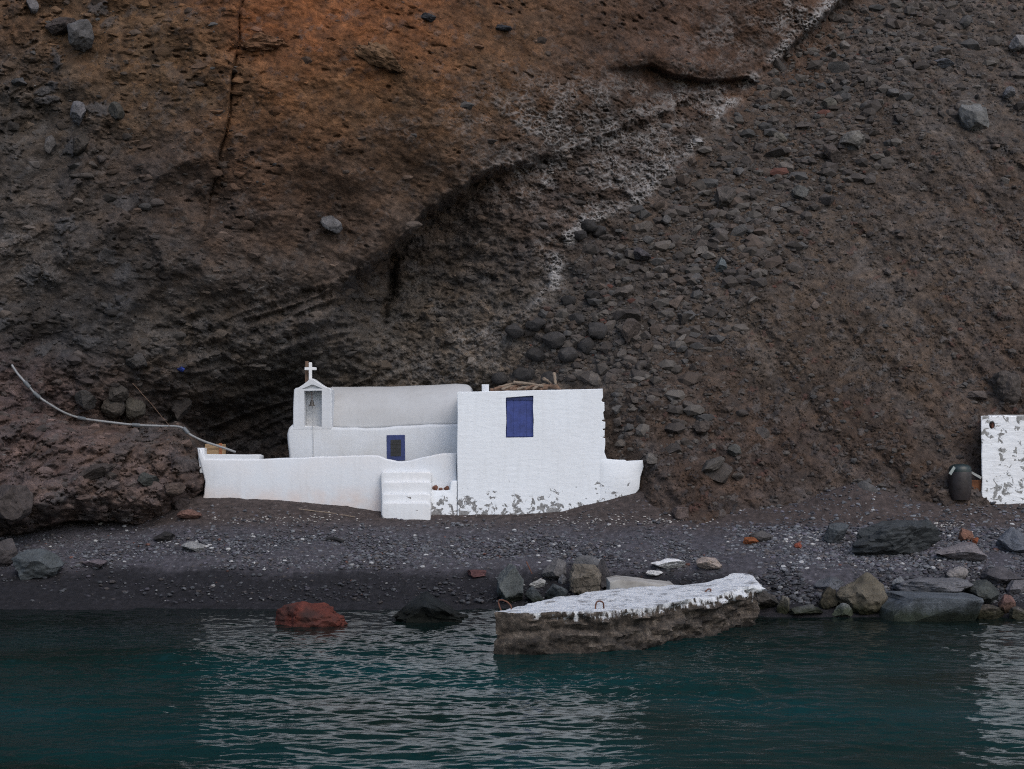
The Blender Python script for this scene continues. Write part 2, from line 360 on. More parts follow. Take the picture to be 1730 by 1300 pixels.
# a second ledge at upper right
l2 = np.interp(us, [1000, 1060, 1100, 1140, 1200, 1262, 1300], [112, 112, 106, 124, 134, 128, 150])[None, :]+3*pn(WX*1.4, 0*WX+9, 0*WX, 78)
s2 = V-l2; f2 = ss(1010, 1100, U)*(1-ss(1250, 1290, U))
D = D+f2*(.9*ss(0, 9, s2)*np.exp(-np.maximum(s2, 0)/55)-.35*np.exp(-((s2+18)/22)**2))
# dark vertical cleft under the main lip
D = D+.75*np.exp(-((U-np.interp(V, [380, 470, 560], [668, 664, 640])-10*pn(WX*2, WZ*2.2, 0*WX, 74))/8)**2)*ss(395, 440, V)*(1-ss(500, 580, V))
# a hollow where the wall stub meets the scree
D = D+.75*np.exp(-((U-1062)/32)**2-((V-828)/38)**2)
# ---- region weights
edge_line = np.array([(1430, -20), (1300, 105), (1250, 150), (1170, 245), (1120, 300), (1060, 350), (985, 375), (945, 420), (938, 480), (880, 535), (760, 562)], float)
TALP = np.array([(1440, -1000), (1420, 0), (1300, 110), (1250, 150), (1170, 250), (1120, 305), (1060, 355), (985, 385), (945, 430), (940, 490), (880, 545), (850, 600), (900, 640), (960, 650), (1025, 700), (1000, 1100), (2800, 1100), (2800, -1000)], float)
talus = ss(-14, 14, sdist(U, V, TALP)+10*pn(WX*1.5, WZ*1.5, 0*WX, 79))
upper = ss(0, 12, -s)*(1-talus)
lower = (1-upper)*(1-talus)*(1-OUT)
# ---- relief
Xn, Yn, Zn = wx(U, D), D*.6, wz(V, D)
sl = .32*Xn+Zn                                     # bedding dips to the left
rel = .38*fbm(Xn*.28, Yn*.28, Zn*.28, 2, 81)
left = (1-ss(300, 470, U))*(1-OUT)
rel = rel+OUT*.34*fbm(Xn*.95, Yn, Zn*1.25, 3, 80)
rel = rel+left*(.75*np.abs(pn(Xn*.42-.22*Zn, Yn*.3, Zn*.20+.1*Xn, 82))+.30*np.abs(fbm(Xn*.7, Yn, Zn*.55, 2, 83)))
mid = np.abs(fbm(Xn*.9, Yn, Zn*1.1, 3, 84)); rel = rel-.26*(mid-.35)*(1-.55*talus)*(1-.62*upper)+upper*.16*fbm(Xn*.55, Yn, Zn*.75, 2, 87)
rel = rel+.07*(1-.35*upper)*fbm(Xn*2.6, Yn*2, Zn*3.0, 3, 88)
fine = fbm(Xn*7, Yn*5, Zn*8.5, 3, 91, .6); rel = rel+.030*(1-.3*upper)*fine
# pitted, laminated tuff of the upper face
pit = ss(.38, .62, pn(Xn*3.4, Yn*2, Zn*6.0, 95)); pit2 = ss(.36, .6, pn(Xn*7, Yn*4, Zn*12, 96))
pm = ss(-.25, .45, fbm(Xn*.45, Yn, Zn*.6, 2, 97))
rel = rel+(upper+.6*OUT)*(.13*pit*pm+.05*pit2*(.3+.7*pm))
lam = fbm(Xn*.9, Yn*.6, sl*4.6, 3, 98); rel = rel+(.05*lower+.035*upper*ss(-260, -20, s))*lam
spo = np.abs(fbm(Xn*1.5, Yn*1.2, Zn*1.9, 4, 100, .6)); rel = rel+lower*.19*(spo-.4)
st = pn(Xn*.5, Yn*.5, (Zn-.36*Xn)*2.6, 99); rel = rel+.55*lower*(1-ss(560, 760, U))*ss(180, 300, U)*(np.abs(st)-.2)
# knobbly conglomerate: cells standing out of the face
wu = Xn+.12*fine; wv = Zn+.12*fine
f1, fb, idv = worley(wu*1.7, wv*2.1, 1); cob = ss(.02, .28, fb-f1)*(.35+.65*idv)
rel = rel-.24*cob*np.clip(OUT*1.1+lower*.35+upper*(1-ss(60, 330, U))*.5*(idv > .6), 0, 1)
f1b, fbb, idb = worley(wu*4.6, wv*5.4, 2); cob2 = ss(.02, .3, fbb-f1b)*(idb > .35)
rel = rel-.075*cob2*np.clip(talus*.9+lower*.55+.35*OUT+upper*.25*(idb > .7), 0, 1)
# runnels down the scree
run = fbm((Xn+.55*Zn)*.8, 0*Xn, (Zn-.55*Xn)*.16, 3, 105); rel = rel+talus*.24*run; strk = fbm((Xn+.6*Zn)*1.1, 0*Xn, (Zn-.6*Xn)*.12, 3, 106)
# spongy crust
CR = np.zeros(U.shape)
for (cx, cy, rx, ry, a) in [(1000, 210, 190, 75, 1.0), (1080, 270, 110, 75, 1.0), (1180, 165, 70, 45, 1.1), (930, 300, 120, 50, .8), (1020, 330, 90, 45, .9), (950, 420, 40, 70, .9), (800, 565, 160, 45, .55), (760, 620, 130, 45, .45), (1330, 25, 95, 45, 1.0),
                            (1230, 60, 70, 60, .5), (880, 220, 90, 40, .6), (690, 225, 60, 25, .25), (430, 480, 60, 26, .6), (500, 600, 90, 30, .25), (300, 440, 25, 16, .35), (60, 420, 70, 60, .3), (220, 560, 80, 30, .15)]:
    CR = np.maximum(CR, a*np.exp(-((U-cx)/rx)**2-((V-cy)/ry)**2))
CR = CR*(1-.85*talus)
wq = .35*fbm(Xn*2.2, Yn, Zn*2.2, 2, 111)
rid = 1-np.abs(pn(Xn*4.2+wq*3, Yn*2, Zn*5.2+wq*2, 112))*2.2; rid2 = 1-np.abs(pn(Xn*9+wq*4, Yn*3, Zn*11, 113))*2.2
web = np.clip(np.maximum(ss(.45, .98, rid), .75*ss(.48, .98, rid2)), 0, 1)
patch = ss(-.40, .30, fbm(Xn*1.1, Yn, Zn*1.4, 3, 115))
crust = np.clip(CR*1.25, 0, 1)*web*patch
rel = rel-.10*np.clip(CR, 0, 1)*(web-.4)
# bright salt rim along the scree's edge
elv = np.full(U.shape, 1e9)
for a, b2 in zip(edge_line[:-1], edge_line[1:]):
    e = b2-a; t = np.clip(((U-a[0])*e[0]+(V-a[1])*e[1])/(e@e), 0, 1); elv = np.minimum(elv, np.hypot(U-a[0]-t*e[0], V-a[1]-t*e[1]))
rim = np.exp(-((elv+7*pn(Xn*2.2, Yn, Zn*2.2, 116))/9)**2)*ss(.0, .5, pn(Xn*1.3, Yn, Zn*1.3, 117)+.35)*ss(.1, .7, web+.25)*(1-ss(500, 560, V))
rel = rel-.10*rim
D = D+rel
# ---- rock colour by region, with darker bands at the left
ctrl = [(0, 0, .105, .068, .045), (200, 60, .12, .078, .048), (300, 150, .115, .076, .046), (470, 40, .185, .085, .038), (620, 20, .215, .092, .038), (720, 30, .19, .090, .042), (480, 200, .155, .088, .046), (650, 160, .150, .090, .048), (800, 90, .145, .088, .048),
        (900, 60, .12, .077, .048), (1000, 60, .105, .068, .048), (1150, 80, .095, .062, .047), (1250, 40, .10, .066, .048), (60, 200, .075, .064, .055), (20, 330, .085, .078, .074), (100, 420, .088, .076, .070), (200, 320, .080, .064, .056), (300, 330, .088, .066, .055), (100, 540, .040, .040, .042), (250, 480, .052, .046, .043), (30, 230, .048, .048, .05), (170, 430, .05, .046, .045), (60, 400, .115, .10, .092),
        (420, 300, .105, .070, .050), (560, 330, .108, .074, .054), (600, 420, .110, .078, .060), (700, 290, .11, .076, .052), (450, 470, .105, .080, .066), (350, 600, .095, .083, .072), (500, 560, .085, .075, .068), (650, 560, .075, .068, .062), (800, 430, .075, .068, .064), (850, 580, .11, .094, .080), (720, 600, .10, .086, .074),
        (900, 360, .09, .068, .056), (1020, 260, .085, .070, .060), (1000, 500, .075, .066, .060), (950, 620, .072, .062, .056), (1150, 450, .082, .071, .062), (1300, 250, .080, .066, .055), (1300, 400, .092, .080, .070), (1500, 200, .092, .082, .074), (1650, 100, .095, .085, .077), (1500, 450, .096, .084, .074), (1650, 400, .096, .081, .070),
        (1350, 600, .092, .078, .066), (1550, 620, .094, .078, .064), (1250, 780, .078, .060, .052), (1450, 740, .088, .068, .056), (1650, 640, .088, .070, .060), (1150, 700, .082, .067, .058), (1420, 850, .085, .077, .075),
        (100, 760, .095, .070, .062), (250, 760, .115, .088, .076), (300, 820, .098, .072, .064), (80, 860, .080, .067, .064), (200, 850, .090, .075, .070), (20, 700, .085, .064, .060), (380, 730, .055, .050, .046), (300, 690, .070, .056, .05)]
cc = np.array(ctrl)
lf = np.clip((520-cc[:, 0])/300, 0, 1)*(cc[:, 1] < 700)*np.where(cc[:, 1] < 240, 1, .5); cc[:, 2] *= 1+.34*lf; cc[:, 3] *= 1+.20*lf; cc[:, 4] *= 1+.06*lf
ot = (cc[:, 0] < 340)*(cc[:, 1] > 690); cc[:, 2:] *= np.where(ot[:, None], np.array([1.5, 1.38, 1.35]), 1)
md = (cc[:, 0] > 600)*(cc[:, 0] < 1000)*(cc[:, 1] > 400); cc[:, 2:] *= np.where(md[:, None], np.array([1.45, 1.36, 1.25]), 1)
ta = (cc[:, 0] > 1050); cc[:, 2:] *= np.where(ta[:, None], np.array([1.14, 1.02, .94]), 1)
tp = (cc[:, 0] > 380)*(cc[:, 0] < 1050)*(cc[:, 1] < 420); cc[:, 2:] *= np.where(tp[:, None], np.array([1.12, 1.0, .93]), 1)
num = np.zeros(U.shape+(3,)); den = np.zeros(U.shape)
wu2 = U+30*fbm(WX*.7, WZ*.7, 0*WX, 3, 121); wv2 = V+30*fbm(WX*.7, WZ*.7, 0*WX+5, 3, 122)
for c in cc:
    wgt = np.exp(-((wu2-c[0])**2+((wv2-c[1])*1.25)**2)/(2*75.**2))+1e-9*np.exp(-np.hypot(wu2-c[0], wv2-c[1])/500)
    num += wgt[..., None]*c[2:]; den += wgt
C = num/den[..., None]
n1 = fbm(Xn*.8, Yn*.8, Zn*1.2, 4, 125); n2 = fbm(Xn*6, Yn*4, Zn*7, 3, 126); n3 = fbm(Xn*1.6, Yn, Zn*2, 3, 129)
n4 = fbm(Xn*2.4, Yn*2, Zn*3.2, 3, 131)
C = C*np.clip(1+.34*n1+.38*n2+.30*n4, .30, 2.4)[..., None]
C = C*(1+np.stack([.10*n3, 0*n3, -.12*n3], -1))*(1+.30*(talus*strk)[..., None])*(1+(talus*np.clip(strk, -1, 1))[..., None]*np.array([-.06, .02, .10]))
# embedded clasts of another stone
cl = (idb > .78)*cob2*np.clip(.5*upper+.7*lower+.8*talus+.7*OUT, 0, 1)
pal = np.where((idb > .93)[..., None], np.array([.15, .14, .135]), np.array([.055, .055, .06]))
C = C+(pal-C)*(.65*cl)[..., None]
red = ((idb > .5) & (idb < .515))*cob2*(talus+.5*OUT); C = C+(np.array([.13, .062, .05])-C)*(.5*red)[..., None]
clb = (idv > .86)*cob*np.clip(upper*(1-ss(120, 420, U))+OUT*.6+.4*lower, 0, 1); C = C+(np.array([.10, .10, .105])-C)*(.7*clb)[..., None]
C = C*KR; C = C+(np.array([.27, .26, .255])-C)*np.clip(crust*.68+rim*.80, 0, .85)[..., None]
C = np.clip(C, .008, .6)
Wp = np.stack([wx(U, D), D, wz(V, D)], -1)
me = np_mesh('cliff', Wp.reshape(-1, 3), grid_faces(len(us), len(vs)), True, C.reshape(-1, 3))
cliff = link('cliff', me, M_CLIFF); setp(cliff, 'brown and grey volcanic cliff with a scree slope on its right', 'cliff', kind='structure')
def cliff_d(px, py):
    fu = np.interp(px, us, np.arange(len(us))); fv = np.interp(py, vs, np.arange(len(vs)))
    iu = min(int(fu), len(us)-2); iv = min(int(fv), len(vs)-2); a, b = fu-iu, fv-iv
    return float((D[iv, iu]*(1-a)+D[iv, iu+1]*a)*(1-b)+(D[iv+1, iu]*(1-a)+D[iv+1, iu+1]*a)*b)

# ------------------------------------------------------------------ stones
def ico(sub):
    bm = bmesh.new(); bmesh.ops.create_icosphere(bm, subdivisions=sub, radius=1.0)
    v = np.array([x.co[:] for x in bm.verts]); f = np.array([[q.index for q in p.verts] for p in bm.faces]); bm.free(); return v, f
ICO = {k: ico(k) for k in (1, 2, 3, 5)}
def stone(seed, sub, planes=11, lo=.45, hi=.85, rough=.03, rnd=0):
    "a sphere cut by random planes, fitted to the box -1..1"
    rr = np.random.RandomState(seed); v, f = ICO[sub]; v = v.copy()
    if rnd: v = np.sign(v)*np.abs(v)**(1-rnd); v = v/np.abs(v).max(0)
    nn = rr.normal(size=(planes, 3)); nn /= np.linalg.norm(nn, axis=1)[:, None]
    for k in range(planes):
        h = rr.uniform(lo, hi); v -= np.maximum(0, v@nn[k]-h)[:, None]*nn[k]
    if rough:
        d = v/np.linalg.norm(v, axis=1)[:, None]
        k = fbm(v[:, 0]*1.6, v[:, 1]*1.6, v[:, 2]*1.6, 2, seed % 97)*rough*1.8+fbm(v[:, 0]*5, v[:, 1]*5, v[:, 2]*5, 3, seed % 89)*rough
        v = v+d*k[:, None]
    v = (v-(v.max(0)+v.min(0))/2)/((v.max(0)-v.min(0))/2)
    return v, f
def rot(rr):
    q = rr.normal(size=4); q /= np.linalg.norm(q); w_, x, y, z = q
    return np.array([[1-2*(y*y+z*z), 2*(x*y-z*w_), 2*(x*z+y*w_)], [2*(x*y+z*w_), 1-2*(x*x+z*z), 2*(y*z-x*w_)], [2*(x*z-y*w_), 2*(y*z+x*w_), 1-2*(x*x+y*y)]])
def heap(name, items, protos, mat, lay=None):
    "many stones as ONE mesh: items = (pos, size3, colour)"
    rr = np.random.RandomState(5); VV, FF, CC = [], [], []; off = 0
    for (p, sz, c) in items:
        v, f = protos[rr.randint(len(protos))]
        q = (v@rot(rr).T)*np.array(sz)+np.array(p)
        VV.append(q); FF.append(f+off); CC.append(np.tile(c, (len(v), 1))); off += len(v)
    me = np_mesh(name, np.concatenate(VV), np.concatenate(FF), False, np.concatenate(CC))
    return link(name, me, mat)
rnd = random.Random(11); nr = np.random.RandomState(12)
small_protos = [stone(200+i, 1, 7, .5, .9, .0) for i in range(24)]
mid_protos = [stone(300+i, 2, 9, .45, .85, .03) for i in range(24)]
TALPOLY = np.array([(1418, 0), (1300, 110), (1250, 155), (1170, 255), (1120, 310), (1060, 362), (985, 392), (950, 430), (940, 490), (880, 550), (862, 600), (900, 640), (1035, 652), (1040, 770), (1092, 775), (1095, 800), (1250, 880), (1560, 880), (1640, 790), (1650, 700), (1750, 690), (1750, -20)], float)
def in_tal(px, py): return sdist(np.array([[px]], float), np.array([[py]], float), TALPOLY)[0, 0] > 4
def band(px, py):
    "how stony the scree is here, 0..1"
    b = math.exp(-((px+py*.95-1590)/175)**2)                      # the diagonal belt of stones
    b = max(b, .9*math.exp(-((px-960)/110)**2-((py-570)/80)**2), .6*math.exp(-((px-1660)/110)**2-((py-130)/110)**2), .45*math.exp(-((px-1150)/90)**2-((py-680)/90)**2))
    return max(b, .10)
greys = [(.112, .096, .086), (.128, .112, .100), (.096, .084, .077), (.145, .130, .117), (.118, .092, .077), (.104, .100, .098), (.086, .074, .068)]
items = []
while len(items) < 5600:
    px, py = rnd.uniform(860, 1745), rnd.uniform(-15, 885)
    if rnd.random() > band(px, py)**1.1 or not in_tal(px, py): continue
    r = min(.24, .035+.035*rnd.paretovariate(1.7)-.035)*rnd.uniform(.8, 1.2)
    if band(px, py) < .3: r = min(r, .10)
    d = cliff_d(px, py)+r*.10
    c = np.array(rnd.choice(greys))*rnd.uniform(.75, 1.2)
    if rnd.random() < .008: c = np.array([.15, .07, .055])
    c = c*KR
    items.append((P(px, py, d), (r*rnd.uniform(.9, 1.5), r, r*rnd.uniform(.6, 1.0)), c))
setp(heap('scree', items, small_protos, M_SCREE), 'small grey and brown stones of the scree slope', 'scree', kind='stuff')

items = []
while len(items) < 3000:
    px, py = rnd.uniform(-30, 1230), rnd.uniform(-20, 885)
    if in_tal(px, py): continue
    if px < 345 and py > 640: p_ = .9
    elif px < 420: p_ = .75
    elif py < np.interp(px, lip_x, lip_y): p_ = .14
    else: p_ = .6
    if py > 640 and px > 345: continue
    if rnd.random() > p_: continue
    d = cliff_d(px, py); r = min(.16, .022+.016*rnd.paretovariate(1.35)-.01); hw = r*F/d
    k = rnd.random(); low = py > np.interp(px, lip_x, lip_y)
    iu_, iv_ = int(np.interp(px, us, np.arange(len(us)))), int(np.interp(py, vs, np.arange(len(vs))))
    c = C[iv_, iu_]*rnd.uniform(.75, 1.5)
    if k < .22: c = (np.array([.030, .027, .025])+.25*c)*rnd.uniform(.7, 1.3)
    elif k < .27: c = np.array([.075, .071, .069])*rnd.uniform(.6, 1.2)
    items.append((P(px, py, d+r*rnd.uniform(.25, .75)), (r*rnd.uniform(1., 1.9), r, r*rnd.uniform(.5, 1.0)), c))
setp(heap('cliff_clasts', items, mid_protos, M_SCREE), 'small stones set in the face of the tuff cliff', 'cliff stones', kind='stuff')
talus_meshes = []
for i in range(16):
    v, f = stone(400+i, 3, 12, .42, .82, .025); me = np_mesh('scree_stone', v, f, True); me.set_sharp_from_angle(angle=R(28)); me.materials.append(M_ROCK); talus_meshes.append(me)
cnt = 0; taken = []
while cnt < 240:
    px, py = rnd.uniform(870, 1740), rnd.uniform(5, 870)
    if rnd.random() > band(px, py)**1.6 or not in_tal(px, py): continue
    r = .13+.06*rnd.paretovariate(2.2)-.06; r = min(r, .36)
    if any((px-a)**2+(py-b)**2 < ((r+q)*38)**2 for a, b, q in taken): continue
    taken.append((px, py, r))
    o = bpy.data.objects.new('scree_stone', talus_meshes[cnt % 16]); COL.objects.link(o)
    o.location = P(px, py, cliff_d(px, py)-r*.12)
    o.rotation_euler = (rnd.uniform(-.6, .6), rnd.uniform(-.7, .7), rnd.uniform(0, 6.3))
    o.scale = (r*rnd.uniform(.95, 1.45), r*rnd.uniform(.8, 1.2), r*rnd.uniform(.6, .95))
    c = np.array(rnd.choice(greys))*rnd.uniform(.85, 1.35)*KR; o.color = (*c, 1)
    setp(o, 'dull grey-brown angular stone half sunk in the scree slope', 'stone', 'loose stones on the scree slope'); cnt += 1

def rock(name, px, py, wpx, hpx, d, col, label, seed, cat='rock', planes=12, lo=.45, hi=.85, rough=.05, taper=0, depth=None, sink=.18, rz=0., mat=None, tilt=0., group=None, sub=5, mod=None, block=0, kr=.62):
    "one boulder with its own mesh: (px, py) its middle, wpx x hpx its size in the photo, d its distance"
    v, f = stone(seed, sub, planes, lo, hi, rough, block)
    if taper:
        t = np.clip((v[:, 2]+1)/2, 0, 1); v[:, 0] *= 1-taper*t; v[:, 1] *= 1-taper*t
    a = wpx*d/F/2; h = hpx*d/F/2; dep = depth or (a*.6+h*.5)
    v = v*np.array([a, dep, h*(1+sink)])
    if mod is not None: v = mod(v)
    c, s_ = math.cos(R(tilt)), math.sin(R(tilt)); v = np.stack([v[:, 0]*c+v[:, 2]*s_, v[:, 1], -v[:, 0]*s_+v[:, 2]*c], 1)
    me = np_mesh(name, v, f, True); me.set_sharp_from_angle(angle=R(32))
    o = link(name, me, mat or M_ROCK, loc=P(px, py, d)-Vector((0, 0, h*sink))); o.color = (*[x*kr for x in col], 1)
    return setp(o, label, cat, group)
def brock(px, py, wpx, hpx, col, label, seed, **k):
    d = ground_d(px, py+hpx*.42); k.setdefault('kr', .85)
    return rock(k.pop('name', 'boulder'), px, py, wpx, hpx, d, col, label, seed, **k)
def crock(px, py, wpx, hpx, col, label, seed, out=.3, **k):
    d = cliff_d(px, py)
    return rock(k.pop('name', 'boulder'), px, py, wpx, hpx, d-out*min(wpx, hpx)*d/F*.5, col, label, seed, sink=0, **k)

# ------------------------------------------------------------------ boulders one can single out
GRP_IN = 'boulders set in the cliff face'
crock(138, 58, 44, 56, (.13, .125, .125), 'grey wedge-shaped boulder jutting from the brown cliff in the top left corner', 501, tilt=12, depth=.5)
crock(105, 44, 52, 34, (.075, .06, .055), 'dark brown boulder beside the grey wedge in the top left of the cliff', 502, depth=.45)
crock(133, 190, 26, 46, (.17, .165, .175), 'pale lilac-grey upright stone in the left cliff', 503, tilt=15)
crock(55, 10, 20, 26, (.18, .17, .175), 'small pale stone at the top left edge of the cliff', 504)
crock(196, 190, 26, 34, (.085, .08, .07), 'dull olive-grey stone right of the pale lilac stone', 505)
crock(135, 245, 34, 40, (.07, .06, .052), 'round brown stone below the pale lilac stone in the cliff', 506)
crock(86, 245, 20, 34, (.13, .12, .115), 'thin pale stone at the left of a round brown stone', 507)
crock(32, 138, 26, 16, (.10, .10, .105), 'small grey flat stone near the left edge of the cliff', 508)
crock(561, 378, 36, 36, (.17, .165, .17), 'lone pale grey three-sided stone in the brown overhang above the chapel', 509, planes=7, lo=.35, hi=.6)
crock(850, 48, 32, 12, (.045, .047, .055), 'flat blue-black stone in the ochre cliff near the top', 510)
crock(722, 30, 30, 14, (.05, .052, .058), 'small dark flat stone near the top of the ochre cliff', 511)
crock(440, 75, 90, 34, (.21, .11, .060), 'long brown slab bulging from the cliff right of the vertical crack', 512, out=-.35, lo=.45, hi=.8, rough=.12, depth=.5)
crock(645, 98, 92, 40, (.20, .118, .066), 'broad brown slab bulging from the ochre cliff in the upper middle', 513, out=-.35, tilt=18, lo=.45, hi=.8, rough=.12, depth=.55)
crock(1645, 200, 48, 60, (.20, .20, .195), 'pale pointed leaf-shaped slab high on the scree at the right', 514, tilt=-28, planes=7, lo=.35, hi=.7, out=.5)
crock(1440, 240, 46, 36, (.19, .18, .165), 'pale flat buff slab lying in the middle of the scree belt', 515, tilt=-20, planes=8, out=.5)
crock(1722, 74, 34, 30, (.25, .24, .24), 'whitish round boulder at the right edge of the photo', 516, lo=.7, hi=.95, out=.6)
crock(1400, 178, 34, 22, (.15, .14, .12), 'buff angular slab on the upper scree', 517, tilt=-25, out=.5)
crock(1595, 108, 34, 16, (.13, .135, .15), 'blue-grey brick-shaped stone on the upper right scree', 518, out=.6, planes=8)
crock(1704, 158, 22, 22, (.17, .17, .18), 'small pale blue-grey round stone below the right edge boulder', 519, out=.6)
crock(1226, 334, 34, 44, (.12, .105, .095), 'large upright brown-grey stone on the left edge of the scree', 520, out=.5)
crock(1353, 326, 30, 26, (.12, .118, .11), 'round grey-green stone in the scree belt', 521, out=.5)
crock(1405, 262, 34, 36, (.095, .078, .07), 'brown squarish stone left of the pale buff slab', 522, out=.5)
crock(1218, 452, 20, 34, (.13, .15, .155), 'small upright blue-green stone above the house on the scree', 523, out=.6, tilt=8)
crock(1085, 430, 30, 24, (.085, .078, .085), 'purple-grey stone at the left of the scree', 524, out=.5)
crock(1318, 234, 24, 20, (.19, .175, .15), 'small cream stone at the left of the scree belt', 525, out=.5)
crock(1065, 560, 34, 44, (.105, .085, .075), 'upright pinkish-brown stone on the scree above the house', 526, tilt=12, out=.5)
crock(1185, 722, 30, 24, (.10, .082, .072), 'brown block on the scree right of the house', 527, out=.5)
crock(1200, 790, 56, 26, (.105, .095, .085), 'long grey-brown slab slanting on the foot of the scree', 528, tilt=-38, out=.5, planes=8)
crock(1240, 762, 26, 24, (.10, .098, .09), 'small grey stone at the upper tip of a slanting slab', 529, out=.5)
crock(1700, 655, 56, 60, (.105, .088, .078), 'big round-topped grey boulder above the right white hut', 530, out=.12, lo=.55, hi=.9, rough=.08)
crock(1652, 668, 34, 16, (.12, .10, .09), 'flat brownish stone left of the boulder above the right hut', 531, out=.5)
# dark cobbles under the crust and the broken blocks above the pipe
for i, (px, py, a, b2) in enumerate([(995, 382, 30, 22), (1012, 392, 26, 22), (980, 398, 24, 18), (905, 548, 36, 24), (870, 560, 34, 24), (935, 575, 40, 30), (960, 600, 36, 28), (905, 600, 34, 26), (990, 585, 30, 30), (885, 632, 40, 26), (930, 640, 34, 26), (845, 640, 30, 22), (1010, 560, 34, 30), (975, 540, 30, 22), (1000, 500, 28, 18), (960, 510, 26, 20)]):
    crock(px, py, a, b2, tuple(x*(.75+.05*(i % 7)) for x in (.062, .058, .057)), 'dark rounded cobble packed in the hollow above the house', 540+i, out=.55, lo=.62, hi=.95, name='cobble', cat='stone', group='dark cobbles in the hollow', sub=3)
crock(228, 690, 34, 40, (.105, .094, .078), 'pale brown square block resting above the grey pipe', 560, out=.8, planes=8)
crock(192, 690, 38, 34, (.095, .082, .07), 'brown split block left of the pale square block above the pipe', 561, out=.8, planes=8)
crock(200, 664, 34, 30, (.08, .07, .062), 'brown stone topmost of the blocks above the pipe', 562, out=.8)
crock(145, 676, 36, 34, (.07, .064, .06), 'dark squarish stone at the left of the blocks above the pipe', 563, out=.8)
crock(305, 690, 40, 44, (.08, .068, .062), 'dark block at the mouth of the cave left of the chapel', 564, out=.8)
crock(230, 610, 36, 30, (.085, .078, .074), 'round grey stone under the strata left of the chapel', 565, out=.6, lo=.65, hi=.95)
crock(292, 828, 44, 26, (.105, .078, .066), 'smooth brown boulder in the left outcrop by the terrace wall', 566, lo=.65, hi=.95, out=.7)
crock(250, 815, 34, 34, (.075, .078, .072), 'grey-green boulder wedged in the left outcrop', 567, out=.7)
crock(305, 858, 34, 34, (.065, .052, .05), 'dark boulder at the foot of the left outcrop', 568, out=.8)
crock(25, 850, 60, 64, (.095, .08, .076), 'big grey-brown boulder in the outcrop at the left edge', 569, out=.6, lo=.6, hi=.95)
crock(160, 800, 70, 28, (.08, .066, .06), 'slanted dark slab in the middle of the left outcrop', 570, tilt=-25, out=.6)
# foreshore
brock(65, 950, 84, 46, (.075, .085, .09), 'smooth blue-grey boulder on the beach under the left outcrop', 601, lo=.62, hi=.95)
brock(8, 932, 50, 44, (.065, .058, .058), 'dark rounded boulder on the beach at the left edge of the photo', 602, lo=.62, hi=.95)
brock(276, 906, 36, 16, (.03, .028, .028), 'small black flat stone on the beach below the outcrop', 603)
brock(325, 923, 40, 16, (.22, .22, .22), 'pale speckled flat stone on the left of the beach', 604, planes=9)
brock(160, 952, 46, 14, (.12, .10, .11), 'flat pinkish-grey stone beside the blue-grey boulder', 605)
brock(322, 868, 44, 16, (.14, .08, .065), 'low reddish rock at the left foot of the terrace wall', 606)
brock(862, 986, 46, 64, (.095, .105, .105), 'upright grey-green squared block behind the jetty', 610, planes=7, lo=.62, hi=.95, block=.5, rough=.06)
brock(936, 962, 42, 36, (.13, .125, .125), 'rough grey rock between the squared block and the tan boulder', 611)
brock(988, 976, 56, 48, (.135, .118, .096), 'tan cubic boulder behind the jetty', 612, planes=9, lo=.6, hi=.95, block=.4, rough=.09)
brock(1022, 968, 34, 48, (.075, .07, .072), 'dark rock leaning on the right of the tan boulder', 613)
brock(990, 950, 44, 22, (.10, .10, .102), 'flat grey rock behind the tan boulder', 614)
brock(908, 984, 28, 14, (.32, .32, .31), 'small white stone in front of the rough grey rock', 615)
brock(903, 1004, 32, 26, (.06, .068, .072), 'small dark rock at the water behind the jetty', 616)
brock(940, 1000, 40, 30, (.055, .062, .066), 'dark wet rock at the water left of the tan boulder', 617)
brock(950, 978, 14, 16, (.15, .15, .155), 'tiny pale grey stone left of the tan boulder', 618)
brock(1128, 952, 60, 18, (.62, .62, .62), 'white-painted flat rock on the beach behind the jetty', 619)
brock(1105, 968, 30, 8, (.5, .5, .5), 'thin white-splashed stone in front of the white-painted rock', 620)
brock(1198, 951, 46, 20, (.30, .25, .22), 'pale pinkish rock right of the white-painted rock', 621)
brock(1268, 914, 26, 14, (.22, .075, .03), 'bright orange stone on the beach below the scree', 622)
brock(1285, 905, 44, 18, (.085, .08, .08), 'low grey rock right of the orange stone', 623)
brock(1348, 922, 14, 10, (.20, .06, .04), 'small red stone on the right half of the beach', 624)
brock(1412, 900, 44, 34, (.07, .078, .085), 'blue-grey rock at the left end of the long dark boulder', 625)
brock(1510, 908, 160, 56, (.042, .047, .050), 'long dark layered boulder on the beach below the right hut', 626, planes=9, lo=.6, hi=.95, rough=.11, tilt=-7, depth=.8)
brock(1620, 932, 88, 26, (.16, .145, .15), 'pale mauve flat rock right of the long dark boulder', 627, tilt=-6, depth=.6)
brock(1632, 903, 26, 20, (.20, .105, .075), 'salmon pink stone above the pale flat rock', 628)
brock(1648, 914, 12, 12, (.20, .065, .03), 'small orange stone right of the salmon pink stone', 629)
brock(1712, 912, 56, 40, (.11, .12, .14), 'blue-grey boulder at the right edge below the hut', 630, depth=.6)
brock(1454, 1000, 96, 66, (.105, .092, .07), 'large tan boulder with dark green foot at the water right of the jetty', 631, taper=.2, rough=.07, planes=9, lo=.68, hi=.97)
brock(1425, 1030, 44, 22, (.16, .17, .18), 'small pale triangular rock in front of the large tan boulder', 632, taper=.5)
brock(1324, 1022, 24, 32, (.13, .12, .10), 'upright stone at the water just right of the jetty', 633)
brock(1360, 1030, 60, 18, (.10, .10, .105), 'flat grey rock at the water between jetty and tan boulder', 634)
brock(1400, 1008, 36, 34, (.05, .044, .032), 'dark olive rock under the left of the large tan boulder', 635)
